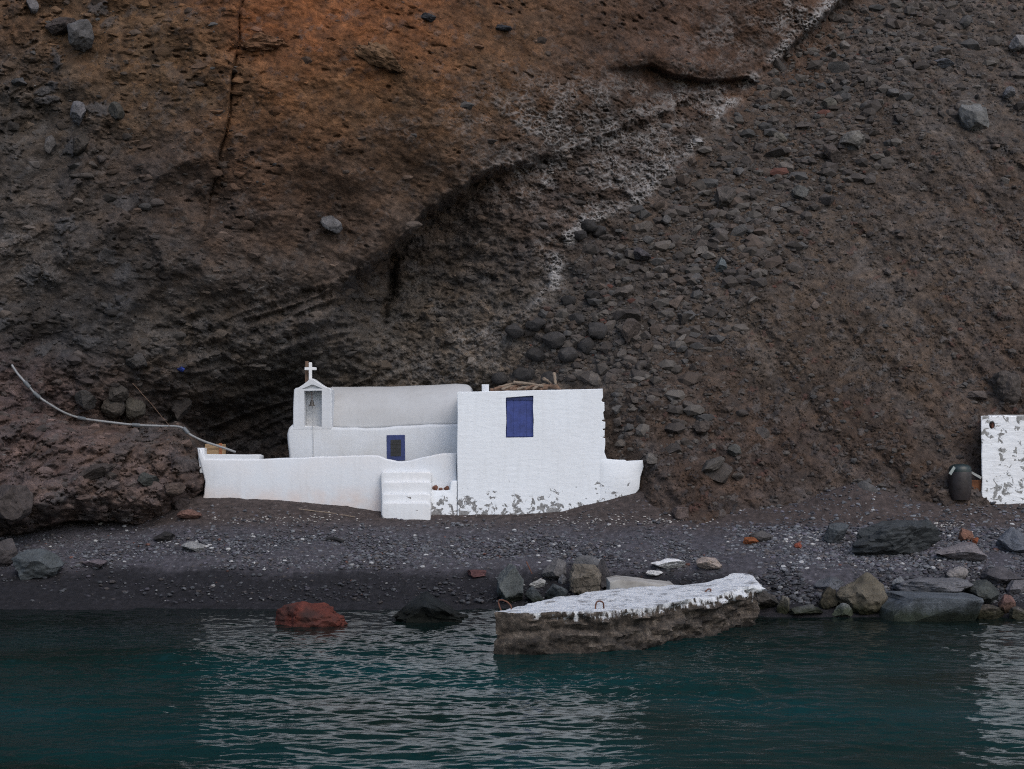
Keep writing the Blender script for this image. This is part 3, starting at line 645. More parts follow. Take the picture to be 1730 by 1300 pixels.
brock(1566, 1026, 162, 44, (.088, .10, .112), 'big flat-sided blue-grey slab at the water on the right', 636, planes=2, lo=.85, hi=.97, block=.86, rough=.03, depth=.9)
brock(1575, 990, 130, 30, (.12, .12, .128), 'broad grey slab lying on the blue-grey slab', 637, depth=1.0, lo=.6, hi=.95, block=.4)
brock(1520, 985, 36, 22, (.17, .175, .18), 'pale triangular stone left of the broad grey slab', 638, taper=.5)
brock(1402, 985, 54, 22, (.09, .095, .105), 'low blue-grey rock behind the large tan boulder', 639)
brock(1616, 968, 40, 22, (.19, .175, .17), 'rounded pale stone behind the broad grey slab', 640, lo=.6, hi=.9)
brock(1660, 1000, 56, 40, (.05, .055, .052), 'dark greenish rock at the right of the broad slab', 641)
brock(1672, 1034, 56, 26, (.10, .085, .075), 'wet brown rock in the water near the right edge', 642)
brock(1700, 1020, 30, 30, (.12, .07, .06), 'reddish rock near the right edge at the water', 643)
brock(1722, 1036, 40, 22, (.14, .12, .125), 'pinkish-grey rock in the water at the right edge', 644)
brock(1690, 972, 60, 30, (.075, .07, .075), 'dark rounded rock behind the right edge rocks', 645)
brock(1715, 990, 34, 22, (.13, .125, .135), 'grey stone at the right edge above the water', 646)
brock(1292, 1010, 50, 44, (.055, .05, .046), 'dark rock at the landward end of the jetty', 647)
brock(1150, 866, 30, 20, (.085, .066, .06), 'low brown rock at the foot of the scree', 648)
brock(805, 968, 34, 12, (.085, .042, .042), 'dull red stone on the dark gravel left of the jetty', 649)
M_RED = stone_mat('red_rock', (.085, .024, .017), .4, (7, 34), tint=((.03, .02, .018), .8))
rock('red_rock', 526, 1039, 126, 46, 32.6, (1, 1, 1), 'rust-red knobbly rock standing in the shallow water', 660, planes=14, lo=.74, hi=.97, rough=.075, mat=M_RED, sink=.45, depth=.7)
rock('dark_rock', 727, 1043, 128, 96, 33.6, (.018, .022, .024), 'black peaked rock breaking the water left of the jetty', 661, rough=.09, sink=0, depth=.8, planes=9, mod=lambda v: np.stack([v[:, 0], v[:, 1], np.where(v[:, 2] > 0, v[:, 2]*np.clip(1-.93*np.abs(v[:, 0]+.08)/.86, .04, 1), v[:, 2])], 1))

# ------------------------------------------------------------------ pebbles
items = []; pal = [(.10, .10, .108), (.075, .075, .08), (.055, .053, .058), (.13, .13, .135), (.10, .085, .08), (.16, .16, .165), (.11, .10, .115)]
rr2 = random.Random(21)
while len(items) < 26000:
    px, d = rr2.uniform(-20, 1750), rr2.uniform(34.6, 41.6)
    z = float(ground(px, d)); 
    if z < .12 or (z > 1.85 and rr2.random() < .8): continue
    py = HY+F*(H-z)/d
    dens = .9 if 905 < py < 975 else .3
    if py > 962 and px < 1100: dens = .16
    if px > 1230: dens = 1.0; bright = 1.12
    else: bright = 1.0
    if px < 330: dens *= .5
    if rr2.random() > dens: continue
    r = min(.06, .009+.009*rr2.paretovariate(1.7))*(1.05 if px > 1230 else .95)
    k = rr2.random(); c = np.array(rr2.choice(pal))*rr2.uniform(.7, 1.25)
    c = c*.78*bright*np.array([.96, 1, 1.06])
    if k < .03: c = np.array([.34, .34, .34])
    elif k < .036: c = np.array([.11, .055, .045])
    if py > 965: c = c*.55
    items.append(((wx(px, d), d, z+r*.2), (r*1.25, r*1.1, r*.75), c))
setp(heap('beach_pebbles', items, small_protos, M_PEB), 'grey pebbles strewn over the dark beach', 'pebbles', kind='stuff')
items = []
for _ in range(520):
    cx, cy, sx, sy = rr2.choice([(1350, 908, 26, 6), (1350, 908, 26, 6), (1585, 887, 22, 3), (1010, 880, 80, 6), (440, 880, 70, 3), (520, 877, 110, 5), (1090, 882, 60, 6)])
    px, py = rr2.gauss(cx, sx), rr2.gauss(cy, sy); d = ground_d(px, py); r = rr2.uniform(.008, .028)
    c = np.array([.42, .40, .38])*rr2.uniform(.4, 1.1)
    items.append(((wx(px, d), d, float(ground(px, d))+r*.3), (r*1.4, r, r*.7), c))
setp(heap('shell_grit', items, small_protos, M_PEB), 'white shell and chip litter along the upper beach', 'shell grit', kind='stuff')

# ------------------------------------------------------------------ masonry helpers
def dens(pts, step, jit, seed, lock=()):
    "densify a closed pixel outline and wobble it like hand-laid plaster"
    rr = random.Random(seed); out = []
    for i in range(len(pts)):
        a, b2 = Vector(pts[i]), Vector(pts[(i+1) % len(pts)]); n_ = max(1, int((b2-a).length/step))
        for k in range(n_):
            p = a.lerp(b2, k/n_); t = p.x*.11+p.y*.13
            out.append((p.x+jit*mnoise.noise((p.x*.05, p.y*.05, seed)), p.y+jit*mnoise.noise((p.x*.05, p.y*.05, seed+9.5))))
    return out
def slab_bm(pts, d, thick, bev=.03, seg=2, lean=0.0):
    "outline in photo pixels at distance d, extruded away from the camera, rounded front edges"
    bm = bmesh.new(); vs_ = [bm.verts.new(P(x, y, d)) for x, y in pts]
    f = bm.faces.new(vs_); f.normal_update()
    if f.normal.y > 0: f.normal_flip()
    r = bmesh.ops.extrude_face_region(bm, geom=[f])
    ev = [g for g in r['geom'] if isinstance(g, bmesh.types.BMVert)]
    bmesh.ops.translate(bm, verts=ev, vec=(0, thick, 0))
    bmesh.ops.recalc_face_normals(bm, faces=bm.faces)
    if bev:
        fr = [e for e in bm.edges if abs(e.verts[0].co.y-d) < 1e-4 and abs(e.verts[1].co.y-d) < 1e-4]
        bmesh.ops.bevel(bm, geom=fr, offset=bev, segments=seg, affect='EDGES', profile=.5, clamp_overlap=True)
    bmesh.ops.triangulate(bm, faces=[f for f in bm.faces if len(f.verts) > 4])
    return bm
def box_bm(x0, x1, y0, y1, z0, z1, bev=.01, bm=None):
    bm2 = bmesh.new(); bmesh.ops.create_cube(bm2, size=1.0)
    for v in bm2.verts: v.co = Vector((x0+(v.co.x+.5)*(x1-x0), y0+(v.co.y+.5)*(y1-y0), z0+(v.co.z+.5)*(z1-z0)))
    if bev: bmesh.ops.bevel(bm2, geom=list(bm2.edges), offset=bev, segments=2, affect='EDGES', clamp_overlap=True)
    if bm is None: return bm2
    me = bpy.data.meshes.new('t'); bm2.to_mesh(me); bm2.free(); bm.from_mesh(me); bpy.data.meshes.remove(me); return bm
def tube_bm(path, r, n_=10, cap=True, rfun=None):
    bm = bmesh.new(); rings = []
    for i, p in enumerate(path):
        t = (path[min(i+1, len(path)-1)]-path[max(i-1, 0)]).normalized()
        a = t.orthogonal().normalized() if i == 0 else (prev-t*prev.dot(t)).normalized(); prev = a
        b2 = t.cross(a); rad = rfun(i) if rfun else r
        rings.append([bm.verts.new(p+(a*math.cos(6.28319*k/n_)+b2*math.sin(6.28319*k/n_))*rad) for k in range(n_)])
    for q, s_ in zip(rings[:-1], rings[1:]):
        for k in range(n_): bm.faces.new((q[k], q[(k+1) % n_], s_[(k+1) % n_], s_[k]))
    if cap: bm.faces.new(rings[0][::-1]); bm.faces.new(rings[-1])
    bmesh.ops.recalc_face_normals(bm, faces=bm.faces)
    return bm
def spline(pts, n_):
    out = []
    for i in range(len(pts)-1):
        p0, p1, p2, p3 = pts[max(i-1, 0)], pts[i], pts[i+1], pts[min(i+2, len(pts)-1)]
        for k in range(n_):
            t = k/n_; out.append(.5*((2*p1)+(p2-p0)*t+(2*p0-5*p1+4*p2-p3)*t*t+(3*p1-p0-3*p2+p3)*t**3))
    return out+[pts[-1]]

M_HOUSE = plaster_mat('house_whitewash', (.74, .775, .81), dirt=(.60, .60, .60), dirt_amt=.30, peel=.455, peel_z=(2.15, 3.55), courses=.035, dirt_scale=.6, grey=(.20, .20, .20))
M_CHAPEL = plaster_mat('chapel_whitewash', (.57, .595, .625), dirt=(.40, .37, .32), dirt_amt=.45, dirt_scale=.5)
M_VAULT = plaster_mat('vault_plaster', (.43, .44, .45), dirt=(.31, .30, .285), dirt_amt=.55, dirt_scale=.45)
M_TERR = plaster_mat('terrace_whitewash', (.62, .65, .685), dirt=(.66, .58, .52), dirt_amt=.3, dirt_scale=.7, warm_low=2.75)
M_STEP = plaster_mat('step_whitewash', (.64, .66, .68), dirt=(.66, .6, .55), dirt_amt=.25, peel=.64, peel_z=(2.0, 6))
M_HUT = plaster_mat('hut_whitewash', (.74, .765, .79), dirt=(.6, .56, .52), dirt_amt=.25, peel=.575, courses=.1, grey=(.22, .22, .215))
M_BLUE = plain_mat('blue_paint', (.026, .044, .185), .6, .22, 7)
M_BLUE2 = plain_mat('blue_window_paint', (.020, .034, .125), .6, .2, 8)
M_DARKP = plain_mat('dark_pane', (.012, .015, .02), .25, .2, 4)
M_WOODG = wood_mat('driftwood', (.20, .155, .115), 0)
M_WOODB = wood_mat('brown_wood', (.14, .085, .055), 2)
M_CRATE = wood_mat('crate_wood', (.30, .20, .11), 0)
M_RUST = plain_mat('rusty_iron', (.11, .045, .028), .85, .4, 20)
M_RUSTD = plain_mat('dark_iron', (.022, .022, .026), .7, .2, 10)
M_BRONZE = plain_mat('dark_bronze', (.05, .045, .04), .5, .3, 15)
M_PIPE = plain_mat('grey_pipe_plastic', (.20, .205, .21), .5, .18, 3)
M_COUP = plain_mat('dark_coupling', (.10, .11, .12), .6, .2, 8)
M_BRICK = plain_mat('brown_brick', (.13, .055, .035), .9, .3, 14)

# ------------------------------------------------------------------ white house
d = 42.0
house = empty('white_house', (wx(890, d), d, float(ground(890, d))), 'bright white cube house with a blue shutter and peeling foot', 'house')
jag = [(1018, 657), (1019, 671), (1016, 677), (1017.5, 679), (1021, 680), (1021.5, 694), (1019, 697), (1021, 709), (1017, 710), (1017, 712), (1022.5, 713), (1022.5, 724), (1018.5, 725), (1018.5, 727), (1021.5, 727), (1021.5, 738), (1017, 739), (1022.5, 741), (1022.5, 752), (1021, 764), (1025, 775), (1028, 890)]
out = dens([(773, 662.5), (830, 661), (900, 659.5), (960, 658)], 9, 1.0, 3)[:-8]
outline = [(772.5, 890), (773, 830), (772, 760), (773, 700), (772, 664), (775, 662)]+[(x, 662.3-(x-780)*.021+.7*mnoise.noise((x*.08, 0, 0))) for x in range(785, 1015, 9)]+jag
# window opening left in the front wall
ox0, ox1, oy0, oy1 = 855, 901, 671, 739
bm = slab_bm(outline, d, 3.9, .035, 2)
wall = from_bm('wall', bm, M_HOUSE, house, smooth=40)
# cut the opening with a real recess (boolean on a helper that is removed again)
cut = from_bm('cutter', slab_bm(dens([(ox0, oy0), (ox1, oy0-2.5), (ox1+.5, oy1), (ox0-.5, oy1)], 8, 1.2, 5), d-.2, .38, 0), None, None, loc=(0, 0, 0))
mod = wall.modifiers.new('b', 'BOOLEAN'); mod.object = cut; mod.operation = 'DIFFERENCE'; mod.solver = 'EXACT'
dg = bpy.context.evaluated_depsgraph_get(); bpy.context.view_layer.update(); dg = bpy.context.evaluated_depsgraph_get()
nm = bpy.data.meshes.new_from_object(wall.evaluated_get(dg)); wall.modifiers.clear(); wall.data = nm; flat_big(nm); bpy.data.objects.remove(cut)
win = from_bm('window', slab_bm([(ox0-2, oy0-3), (ox1+2, oy0-5), (ox1+2, oy1+2), (ox0-2, oy1+2)], d+.150, .03, 0), M_BLUE, house)
bm = bmesh.new()
dd = d+.09
for k in range(4):
    a = ox0+1+k*11.2; box_bm(wx(a+.04, dd), wx(a+11.16, dd), dd, dd+.04, wz(oy1-1, dd), wz(oy0+5, dd), .006, bm)
sh = from_bm('shutter', bm, M_BLUE, win)
bm = box_bm(wx(ox0, dd), wx(ox1, dd), dd-.03, dd+.05, wz(oy0+5.3, dd), wz(oy0-1, dd), .01)
from_bm('frame', bm, M_BLUE2, win)
# low wall running on to the right under the scree, and the ledge at the left
rw = dens([(1012, 775.5), (1040, 776.5), (1055, 777), (1060, 780), (1086, 778), (1088, 790), (1083, 806), (1080, 826), (1066, 846), (1040, 876), (1012, 892)], 7, 1.6, 8)
lw = empty('low_wall', (wx(1055, d), d, float(ground(1055, 42))), 'short white wall stub leaning into the scree at the right of the house', 'wall')
from_bm('wall_face', slab_bm(rw, d-.004, .7, .03, 2), M_HOUSE, lw, smooth=40)
pl = dens([(727, 829), (741, 829.5), (760, 828.5), (761, 815), (766, 812.5), (772, 812), (772.2, 895), (727, 895)], 7, .8, 9)
from_bm('plinth', slab_bm(pl, d+.02, .5, .03, 2), M_HOUSE, house, smooth=40)
# roof slab and chimney
bm = box_bm(wx(778, d+.1), wx(1012, d+.1), d+.25, d+3.7, wz(664, d), wz(661.5, d), .01)
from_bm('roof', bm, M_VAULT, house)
dc = 42.5
bm = slab_bm(dens([(814, 649.5), (826, 649.5), (826, 668), (814, 668)], 5, .4, 10), dc, .24, .015, 2)
from_bm('chimney', bm, M_CHAPEL, house, smooth=40)
# driftwood on the roof
zr = wz(661.5, d)
def stick(name, a, b2, r, mat, label, cat='driftwood', group=None, seed=0, bend=.03, n_=8):
    rr = random.Random(seed); pts = []
    for k in range(9):
        t = k/8; p = a.lerp(b2, t); amp = bend*math.sin(math.pi*t)
        pts.append(p+Vector((rr.uniform(-.3, .3)*amp, rr.uniform(-.3, .3)*amp, amp+rr.uniform(-.3, .3)*amp)))
    off = min(a, b2, key=lambda q: q.z).copy()
    o = from_bm(name, tube_bm(pts, r, n_, rfun=lambda i: r*(1-.035*i)*(1+.12*math.sin(i*2.3+seed))), mat, None, off, smooth=60)
    return setp(o, label, cat, group)
dw = 42.9
piece = [((828, 660), (905, 657.5), .05, 'long grey driftwood pole at the bottom of the pile on the house roof'),
         ((842, 655), (878, 647.5), .035, 'thin pale driftwood stick rising to the top of the pile on the house roof'),
         ((868, 646.5), (918, 653), .04, 'pale driftwood plank lying across the top of the roof pile'),
         ((850, 658), (925, 656), .055, 'thick brown log in the middle of the roof pile'),
         ((890, 656), (942, 652), .045, 'dark driftwood branch at the right end of the roof pile'),
         ((918, 640), (931, 649), .04, 'short pale stub leaning left at the right end of the roof pile'),
         ((936, 631), (938.5, 650), .045, 'upright pale post stub at the right end of the roof pile'),
         ((930, 652), (947, 659), .06, 'stubby brown root end beside the upright post stub')]
for i, (a, b2, r, lab) in enumerate(piece):
    stick('driftwood', P(*a, dw+.09*(i % 4)), P(*b2, dw+.12*((i+2) % 4)), r*1.25, M_WOODG if i in (1, 2, 5, 6) else M_WOODB, lab, group='driftwood on the house roof', seed=i, bend=.02)
for i in range(7):
    stick('driftwood', Vector((wx(835+i*13, dw), dw-.2+.1*(i % 4), zr+.10)), Vector((wx(862+i*12, dw), dw+.15*((i+1) % 4), zr+.16+.06*(i % 3))), .04, M_WOODG if i % 2 else M_WOODB,
          'short weathered stick tucked low in the driftwood pile on the house roof', group='small sticks in the roof pile', seed=30+i)

# ------------------------------------------------------------------ chapel
d = 43.6
chapel = empty('chapel', (wx(640, d), d, 2.6), 'small whitewashed chapel with bell gable, cross and barrel roof under the overhang', 'chapel')
body = dens([(489, 800), (488, 772), (485.5, 750), (484.5, 734), (487, 724), (493, 718), (560, 721.5), (620, 724), (700, 718), (800, 716), (800, 800)], 10, 1.2, 20)
bm = slab_bm(body, d, 3.4, .10, 4)
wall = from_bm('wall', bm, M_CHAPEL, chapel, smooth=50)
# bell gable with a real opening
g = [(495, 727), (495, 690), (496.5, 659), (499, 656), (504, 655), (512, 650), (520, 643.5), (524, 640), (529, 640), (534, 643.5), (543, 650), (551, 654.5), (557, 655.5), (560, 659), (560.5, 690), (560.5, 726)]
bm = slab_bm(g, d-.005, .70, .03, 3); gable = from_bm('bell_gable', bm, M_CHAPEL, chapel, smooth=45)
def cutout(target, pts, dfront, thick):
    c = from_bm('cutter', slab_bm(pts, dfront, thick, 0), None, None, loc=(0, 0, 0))
    md = target.modifiers.new('b', 'BOOLEAN'); md.object = c; md.operation = 'DIFFERENCE'; md.solver = 'EXACT'
    bpy.context.view_layer.update(); dg = bpy.context.evaluated_depsgraph_get()
    nm = bpy.data.meshes.new_from_object(target.evaluated_get(dg)); target.modifiers.clear(); target.data = nm; flat_big(nm); bpy.data.objects.remove(c)
cutout(gable, [(511.5, 660), (541.5, 659.5), (541.5, 721), (512, 721.5)], d-.3, .80)
cutout(gable, [(507.5, 656.6), (524, 649.6), (527, 649.6), (543, 656.2)], d-.3, .40)
# bell and its cord inside the opening
bell_d = d+.22
bm = bmesh.new(); prof = [(.0, .0), (.04, -.01), (.055, -.06), (.065, -.13), (.10, -.19), (.085, -.19), (0, -.17)]
bc = P(527, 676, bell_d); n_ = 16; rings = []
for r_, z_ in prof: rings.append([bm.verts.new(bc+Vector((math.cos(6.2832*k/n_)*max(r_, .002), math.sin(6.2832*k/n_)*max(r_, .002), z_))) for k in range(n_)])
for q, s_ in zip(rings[:-1], rings[1:]):
    for k in range(n_): bm.faces.new((q[k], q[(k+1) % n_], s_[(k+1) % n_], s_[k]))
bmesh.ops.recalc_face_normals(bm, faces=bm.faces)
bell = from_bm('bell', bm, M_BRONZE, chapel, smooth=50)
from_bm('hanger', tube_bm([P(527, 659, bell_d), P(527, 677, bell_d)], .012, 6), M_RUST, bell)
from_bm('bell_rope', tube_bm([P(527.5, 684, bell_d), P(528, 700, bell_d-.1), P(528.5, 721, d-.07), P(529, 745, d-.02), P(529, 774, d-.02)], .006, 6), M_PIPE, chapel)
# cross and post
dx_ = d+.15
bm = box_bm(wx(521.6, dx_), wx(526.6, dx_), dx_, dx_+.1, wz(643, dx_), wz(612.5, dx_), .008)
box_bm(wx(514.5, dx_), wx(534.3, dx_), dx_+.003, dx_+.097, wz(625.5, dx_), wz(620.8, dx_), .008, bm)
from_bm('cross', bm, plaster_mat('cross_whitewash', (.74, .75, .76), dirt_amt=.15), chapel)
bm = box_bm(wx(515.3, dx_+.2), wx(521.3, dx_+.2), dx_+.2, dx_+.3, wz(656, dx_+.2), wz(610.5, dx_+.2), .008)
from_bm('post', bm, M_WOODB, chapel)
# barrel roof
cols, rows = 60, 26; V_, sag = [], []
for j in range(rows+1):
    t = j/rows*math.pi*.62
    for i in range(cols+1):
        px = 553+(798-553)*i/cols
        top = np.interp(px, [550, 600, 660, 720, 770, 800], [653.5, 653.5, 653, 650.5, 648, 650]); bot = np.interp(px, [550, 600, 640, 700, 800], [720, 724, 723, 718, 716])
        endr = max(0, (px-786)/12); zt = wz(top+9*endr**2.2, 45.4); zb = wz(bot+2, 44.0)
        yy = 43.95+1.75*(1-math.cos(t)); zz = zb+(zt-zb)*math.sin(min(t, math.pi/2)) if t < math.pi/2 else zt-(1-math.sin(t))*1.5
        wob = .02*mnoise.noise((px*.02, zz*1.3, 4.))
        V_.append((wx(px, 44.8), yy+wob, zz+wob))
me = np_mesh('roof', np.array(V_)-np.array(chapel.location), grid_faces(cols+1, rows+1), True)
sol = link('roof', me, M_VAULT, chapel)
bm = bmesh.new(); bm.from_mesh(me); bmesh.ops.recalc_face_normals(bm, faces=bm.faces)
# close the right end of the vault
be = [e for e in bm.edges if e.is_boundary]; bmesh.ops.holes_fill(bm, edges=be, sides=0); bm.to_mesh(me); bm.free()
# little window
wd = d-.02
wn = from_bm('window', slab_bm([(653, 735.5), (684, 735), (684.5, 778.5), (653.5, 779)], wd, .05, .01), M_BLUE2, chapel)
from_bm('pane', slab_bm([(660, 743.5), (677.5, 743), (677.5, 771), (660, 771.5)], wd-.006, .03, 0), M_DARKP, wn)
bm = bmesh.new()
for k in range(1, 4): box_bm(wx(660+k*4.4-.5, wd), wx(660+k*4.4+.5, wd), wd-.022, wd-.010, wz(771, wd), wz(743.5, wd), 0, bm)
for k in range(1, 4): box_bm(wx(660, wd), wx(677.5, wd), wd-.030, wd-.024, wz(743+k*7+.5, wd), wz(743+k*7-.5, wd), 0, bm)
from_bm('grille', bm, M_RUSTD, wn)

# ------------------------------------------------------------------ terrace wall, steps and what stands on them
d = 42.35
terr = empty('terrace_wall', (wx(550, d), d, float(ground(550, d))-.1), 'long low white terrace wall in front of the chapel', 'wall')
tw = dens([(338, 757), (346, 775.5), (400, 776.5), (440, 776), (500, 773), (560, 771.5), (615, 769.5), (640, 770), (652, 775), (672, 779.5), (690, 779), (715, 772), (745, 767), (772, 765), (772, 900), (330, 900), (336, 860), (345, 835), (346, 815), (340, 790), (334, 770)], 9, 1.1, 40)
from_bm('wall_face', slab_bm(tw, d, .5, .05, 3), M_TERR, terr, smooth=45)
bm = slab_bm(dens([(344, 768), (420, 768.5), (433, 768), (438, 771), (437, 782), (344, 782)], 8, .6, 41), d+.10, .75, .03, 3)
from_bm('coping', bm, M_CHAPEL, terr, smooth=45)
bm = slab_bm([(333, 757), (345, 757), (346, 775), (346, 800), (337, 800)], d+.06, .4, .04, 3)
from_bm('end_block', bm, M_TERR, terr, smooth=45)
st_ = empty('white_steps', (wx(686, 41.4), 41.4, float(ground(686, 41.4))-.05), 'flight of four worn white steps against the terrace wall', 'steps')
yt = [(797.5, 816, 42.13), (814, 837.5, 41.93), (834.5, 852, 41.74), (849, 905, 41.54)]
for i, (a, b2, dd) in enumerate(yt):
    x0, x1 = 643.5+.4*i, 729-.6*i
    pts = dens([(x0+3, a), (x1-4, a), (x1, a+4), (x1, b2+50), (x0, b2+50), (x0, a+4)], 8, .7, 50+i)
    from_bm('step', slab_bm(pts, dd, (42.345-dd), .045, 3), M_STEP, st_, smooth=50)
# three bricks on the ledge
for i, (px, wp, hp, lab) in enumerate([(735, 10, 9, 'rounded brown brick nearest the white steps on the house ledge'), (744.5, 8, 4.5, 'low broken brick between two others on the house ledge'), (754, 10, 8, 'squared dark brown brick nearest the house wall on the ledge')]):
    rock('brick', px, 829-hp/2-.2, wp, hp, 42.14, (.13, .055, .04), lab, 670+i, cat='brick', planes=8, sink=0, depth=.07, sub=3, mat=M_BRICK, rough=.02, group='bricks on the house ledge')
# crate and pole
dk = 42.75; cr = empty('wooden_crate', P(361, 768, dk), 'small slatted wooden crate on the left end of the terrace wall', 'crate')
for k in range(2):
    from_bm('slat', box_bm(wx(346, dk), wx(377, dk), dk, dk+.03, wz(767.8-k*9.2, dk), wz(759.6-k*9.2, dk), .006), M_CRATE, cr)
    from_bm('slat', box_bm(wx(346, dk), wx(377, dk), dk+.34, dk+.37, wz(767.8-k*9.2, dk), wz(759.6-k*9.2, dk), .006), M_CRATE, cr)
for px in (346.7, 374): from_bm('end_panel', box_bm(wx(px, dk), wx(px+2, dk), dk+.032, dk+.338, wz(767.8, dk), wz(750.5, dk), .005), M_CRATE, cr)
from_bm('corner_post', box_bm(wx(370.5, dk), wx(375, dk), dk-.032, dk-.004, wz(767.8, dk), wz(749, dk), .006), plain_mat('orange_brown_wood', (.26, .09, .035), .8), cr)

# ------------------------------------------------------------------ pipe on the outcrop
pp = [(20, 617), (30, 632), (46, 650), (62, 668), (85, 684), (110, 698), (138, 707), (180, 713), (230, 718.5), (270, 720), (305, 722), (322, 735), (345, 746), (372, 755), (398, 764)]
pd = [min(cliff_d(x+a, y+b2) for a in (-6, 0, 6) for b2 in (-5, 0, 6))-.06 for x, y in pp]
pd = [min(q, 42.66) if i < 12 else 42.62 for i, q in enumerate(pd)]
pd = [sum(pd[max(0, i-1):i+2])/len(pd[max(0, i-1):i+2])-.13 for i in range(len(pd))]
path = spline([P(x, y, q) for (x, y), q in zip(pp, pd)], 8)
pipe = empty('water_pipe', path[0].copy(), 'thin grey water pipe sagging along the top of the left outcrop', 'pipe')
from_bm('tube', tube_bm(path, .034, 10), M_PIPE, pipe, smooth=60)
for k in (16, 24, 48, 64, 84):
    a, b2 = path[k], path[k+1]; t = (b2-a).normalized(); from_bm('coupling', tube_bm([a-t*.11, a-t*.10, a+t*.10, a+t*.11], .06, 12), M_COUP, pipe, smooth=40)
stick('cane', P(224, 648, cliff_d(224, 648)-.5), P(288, 722, min(cliff_d(288, 716), 42.5)-.1), .009, M_WOODB, 'thin dry cane slanting above the pipe', 'cane', seed=71)
rock('plastic_scrap', 305, 624, 14, 10, cliff_d(305, 624)-.1, (.03, .06, .30), 'crumpled blue plastic scrap caught on the strata left of the chapel', 672, cat='litter', rough=.12, sink=0, sub=3)
stick('black_branch', Vector((wx(552, 39.6), 39.6, float(ground(552, 39.6))+.03)), Vector((wx(580, 39.5), 39.5, float(ground(580, 39.5))+.04)), .06, plain_mat('charred_wood', (.012, .012, .013), .9), 'short black charred branch lying on the middle of the beach', 'branch', seed=72, bend=.05)
stick('bleached_stick', Vector((wx(505, 41.6), 41.6, float(ground(505, 41.6))+.02)), Vector((wx(600, 41.4), 41.4, float(ground(600, 41.4))+.02)), .018, M_WOODG, 'long tan stick lying on the soil before the terrace wall', 'stick', seed=73, bend=.02)
stick('iron_rod', P(889, 949, ground_d(889, 975)), P(899, 970, ground_d(889, 975)), .018, M_RUST, 'thin rusty rod standing among the rocks behind the jetty', 'rod', seed=74, bend=0)

# ------------------------------------------------------------------ right hut, barrel and boards
d = 41.0
hut = empty('white_hut', (wx(1730, d), d, float(ground(1730, d))), 'white hut with flaking paint cut off by the right edge of the photo', 'hut')
ho = dens([(1657, 704), (1662, 703), (1700, 702.5), (1760, 702), (1850, 701), (1852, 870), (1659, 870), (1658, 780)], 10, 1.2, 60)
bm = slab_bm(ho, d, 2.8, .035, 2)
for v in bm.verts: v.co.x += (v.co.y-d)*.36                    # the hut stands turned, its left side faces away
hw = from_bm('wall', bm, M_HUT, hut, smooth=40)
hole = [(1680+6*math.cos(a)*.85, 718+7.2*math.sin(a)) for a in np.linspace(0, 6.2832, 15)[:-1]]
cutout(hw, hole, d-.2, .5)
hb = from_bm('vent_pipe', slab_bm([(1680+5*math.cos(a)*.85, 719+5.6*math.sin(a)) for a in np.linspace(0, 6.2832, 15)[:-1]], d+.06, .18, .01), M_BRICK, hut)
bm = box_bm(wx(1664, d+.2), wx(1840, d+.2), d+.15, d+2.6, wz(704, d), wz(701.0, d), .02)
for v in bm.verts: v.co.x += (v.co.y-d)*.36
from_bm('roof', bm, M_VAULT, hut)
d = min(cliff_d(x, y) for x in (1605, 1622, 1640) for y in (790, 805, 820))-.12; zb = wz(836, d)
bar = empty('black_barrel', (wx(1622, d), d, zb), 'dark brown plastic barrel with a black lid beside the right hut', 'barrel')
def lathe(prof, n_=28):
    bm = bmesh.new(); rings = []
    for r_, z_ in prof: rings.append([bm.verts.new(Vector((wx(1622, d)+math.cos(6.28319*k/n_)*r_, d+math.sin(6.28319*k/n_)*r_, zb+z_))) for k in range(n_)])
    for q, s_ in zip(rings[:-1], rings[1:]):
        for k in range(n_): bm.faces.new((q[k], q[(k+1) % n_], s_[(k+1) % n_], s_[k]))
    bm.faces.new(rings[0][::-1]); bm.faces.new(rings[-1]); bmesh.ops.recalc_face_normals(bm, faces=bm.faces); return bm
from_bm('drum', lathe([(.27, -.15), (.30, .02), (.325, .20), (.332, .42), (.325, .62), (.31, .68)]), plain_mat('barrel_plastic', (.018, .013, .013), .5, .3, 6), bar, smooth=50)
from_bm('lid', lathe([(.318, .66), (.32, .72), (.30, .80), (.20, .87), (.05, .89)]), plain_mat('lid_plastic', (.012, .022, .022), .4, .2, 6), bar, smooth=50)
bm = slab_bm([(1603, 800), (1611, 788), (1614.5, 791), (1607, 803.5)], d-.32, .02, .005)
from_bm('handle', bm, plain_mat('pale_handle', (.26, .30, .29), .5), bar)
db = d-.1
bm = slab_bm([(1637, 798), (1640, 796), (1659, 806), (1657, 810)], db, .03, .005)
setp(from_bm('pale_board', bm, wood_mat('bleached_board', (.30, .31, .30), 0), None, P(1648, 803, db)), 'narrow pale board leaning between the barrel and the right hut', 'board')
bm = slab_bm(dens([(1640, 812), (1660, 810), (1660, 845), (1643, 845)], 6, 1, 64), d+.1, .03, .006)
setp(from_bm('rusty_sheet', bm, plain_mat('rusty_sheet', (.13, .05, .02), .85, .4, 7), None, P(1650, 845, d+.1)), 'rusty orange-brown sheet standing behind the pale board at the hut', 'sheet')

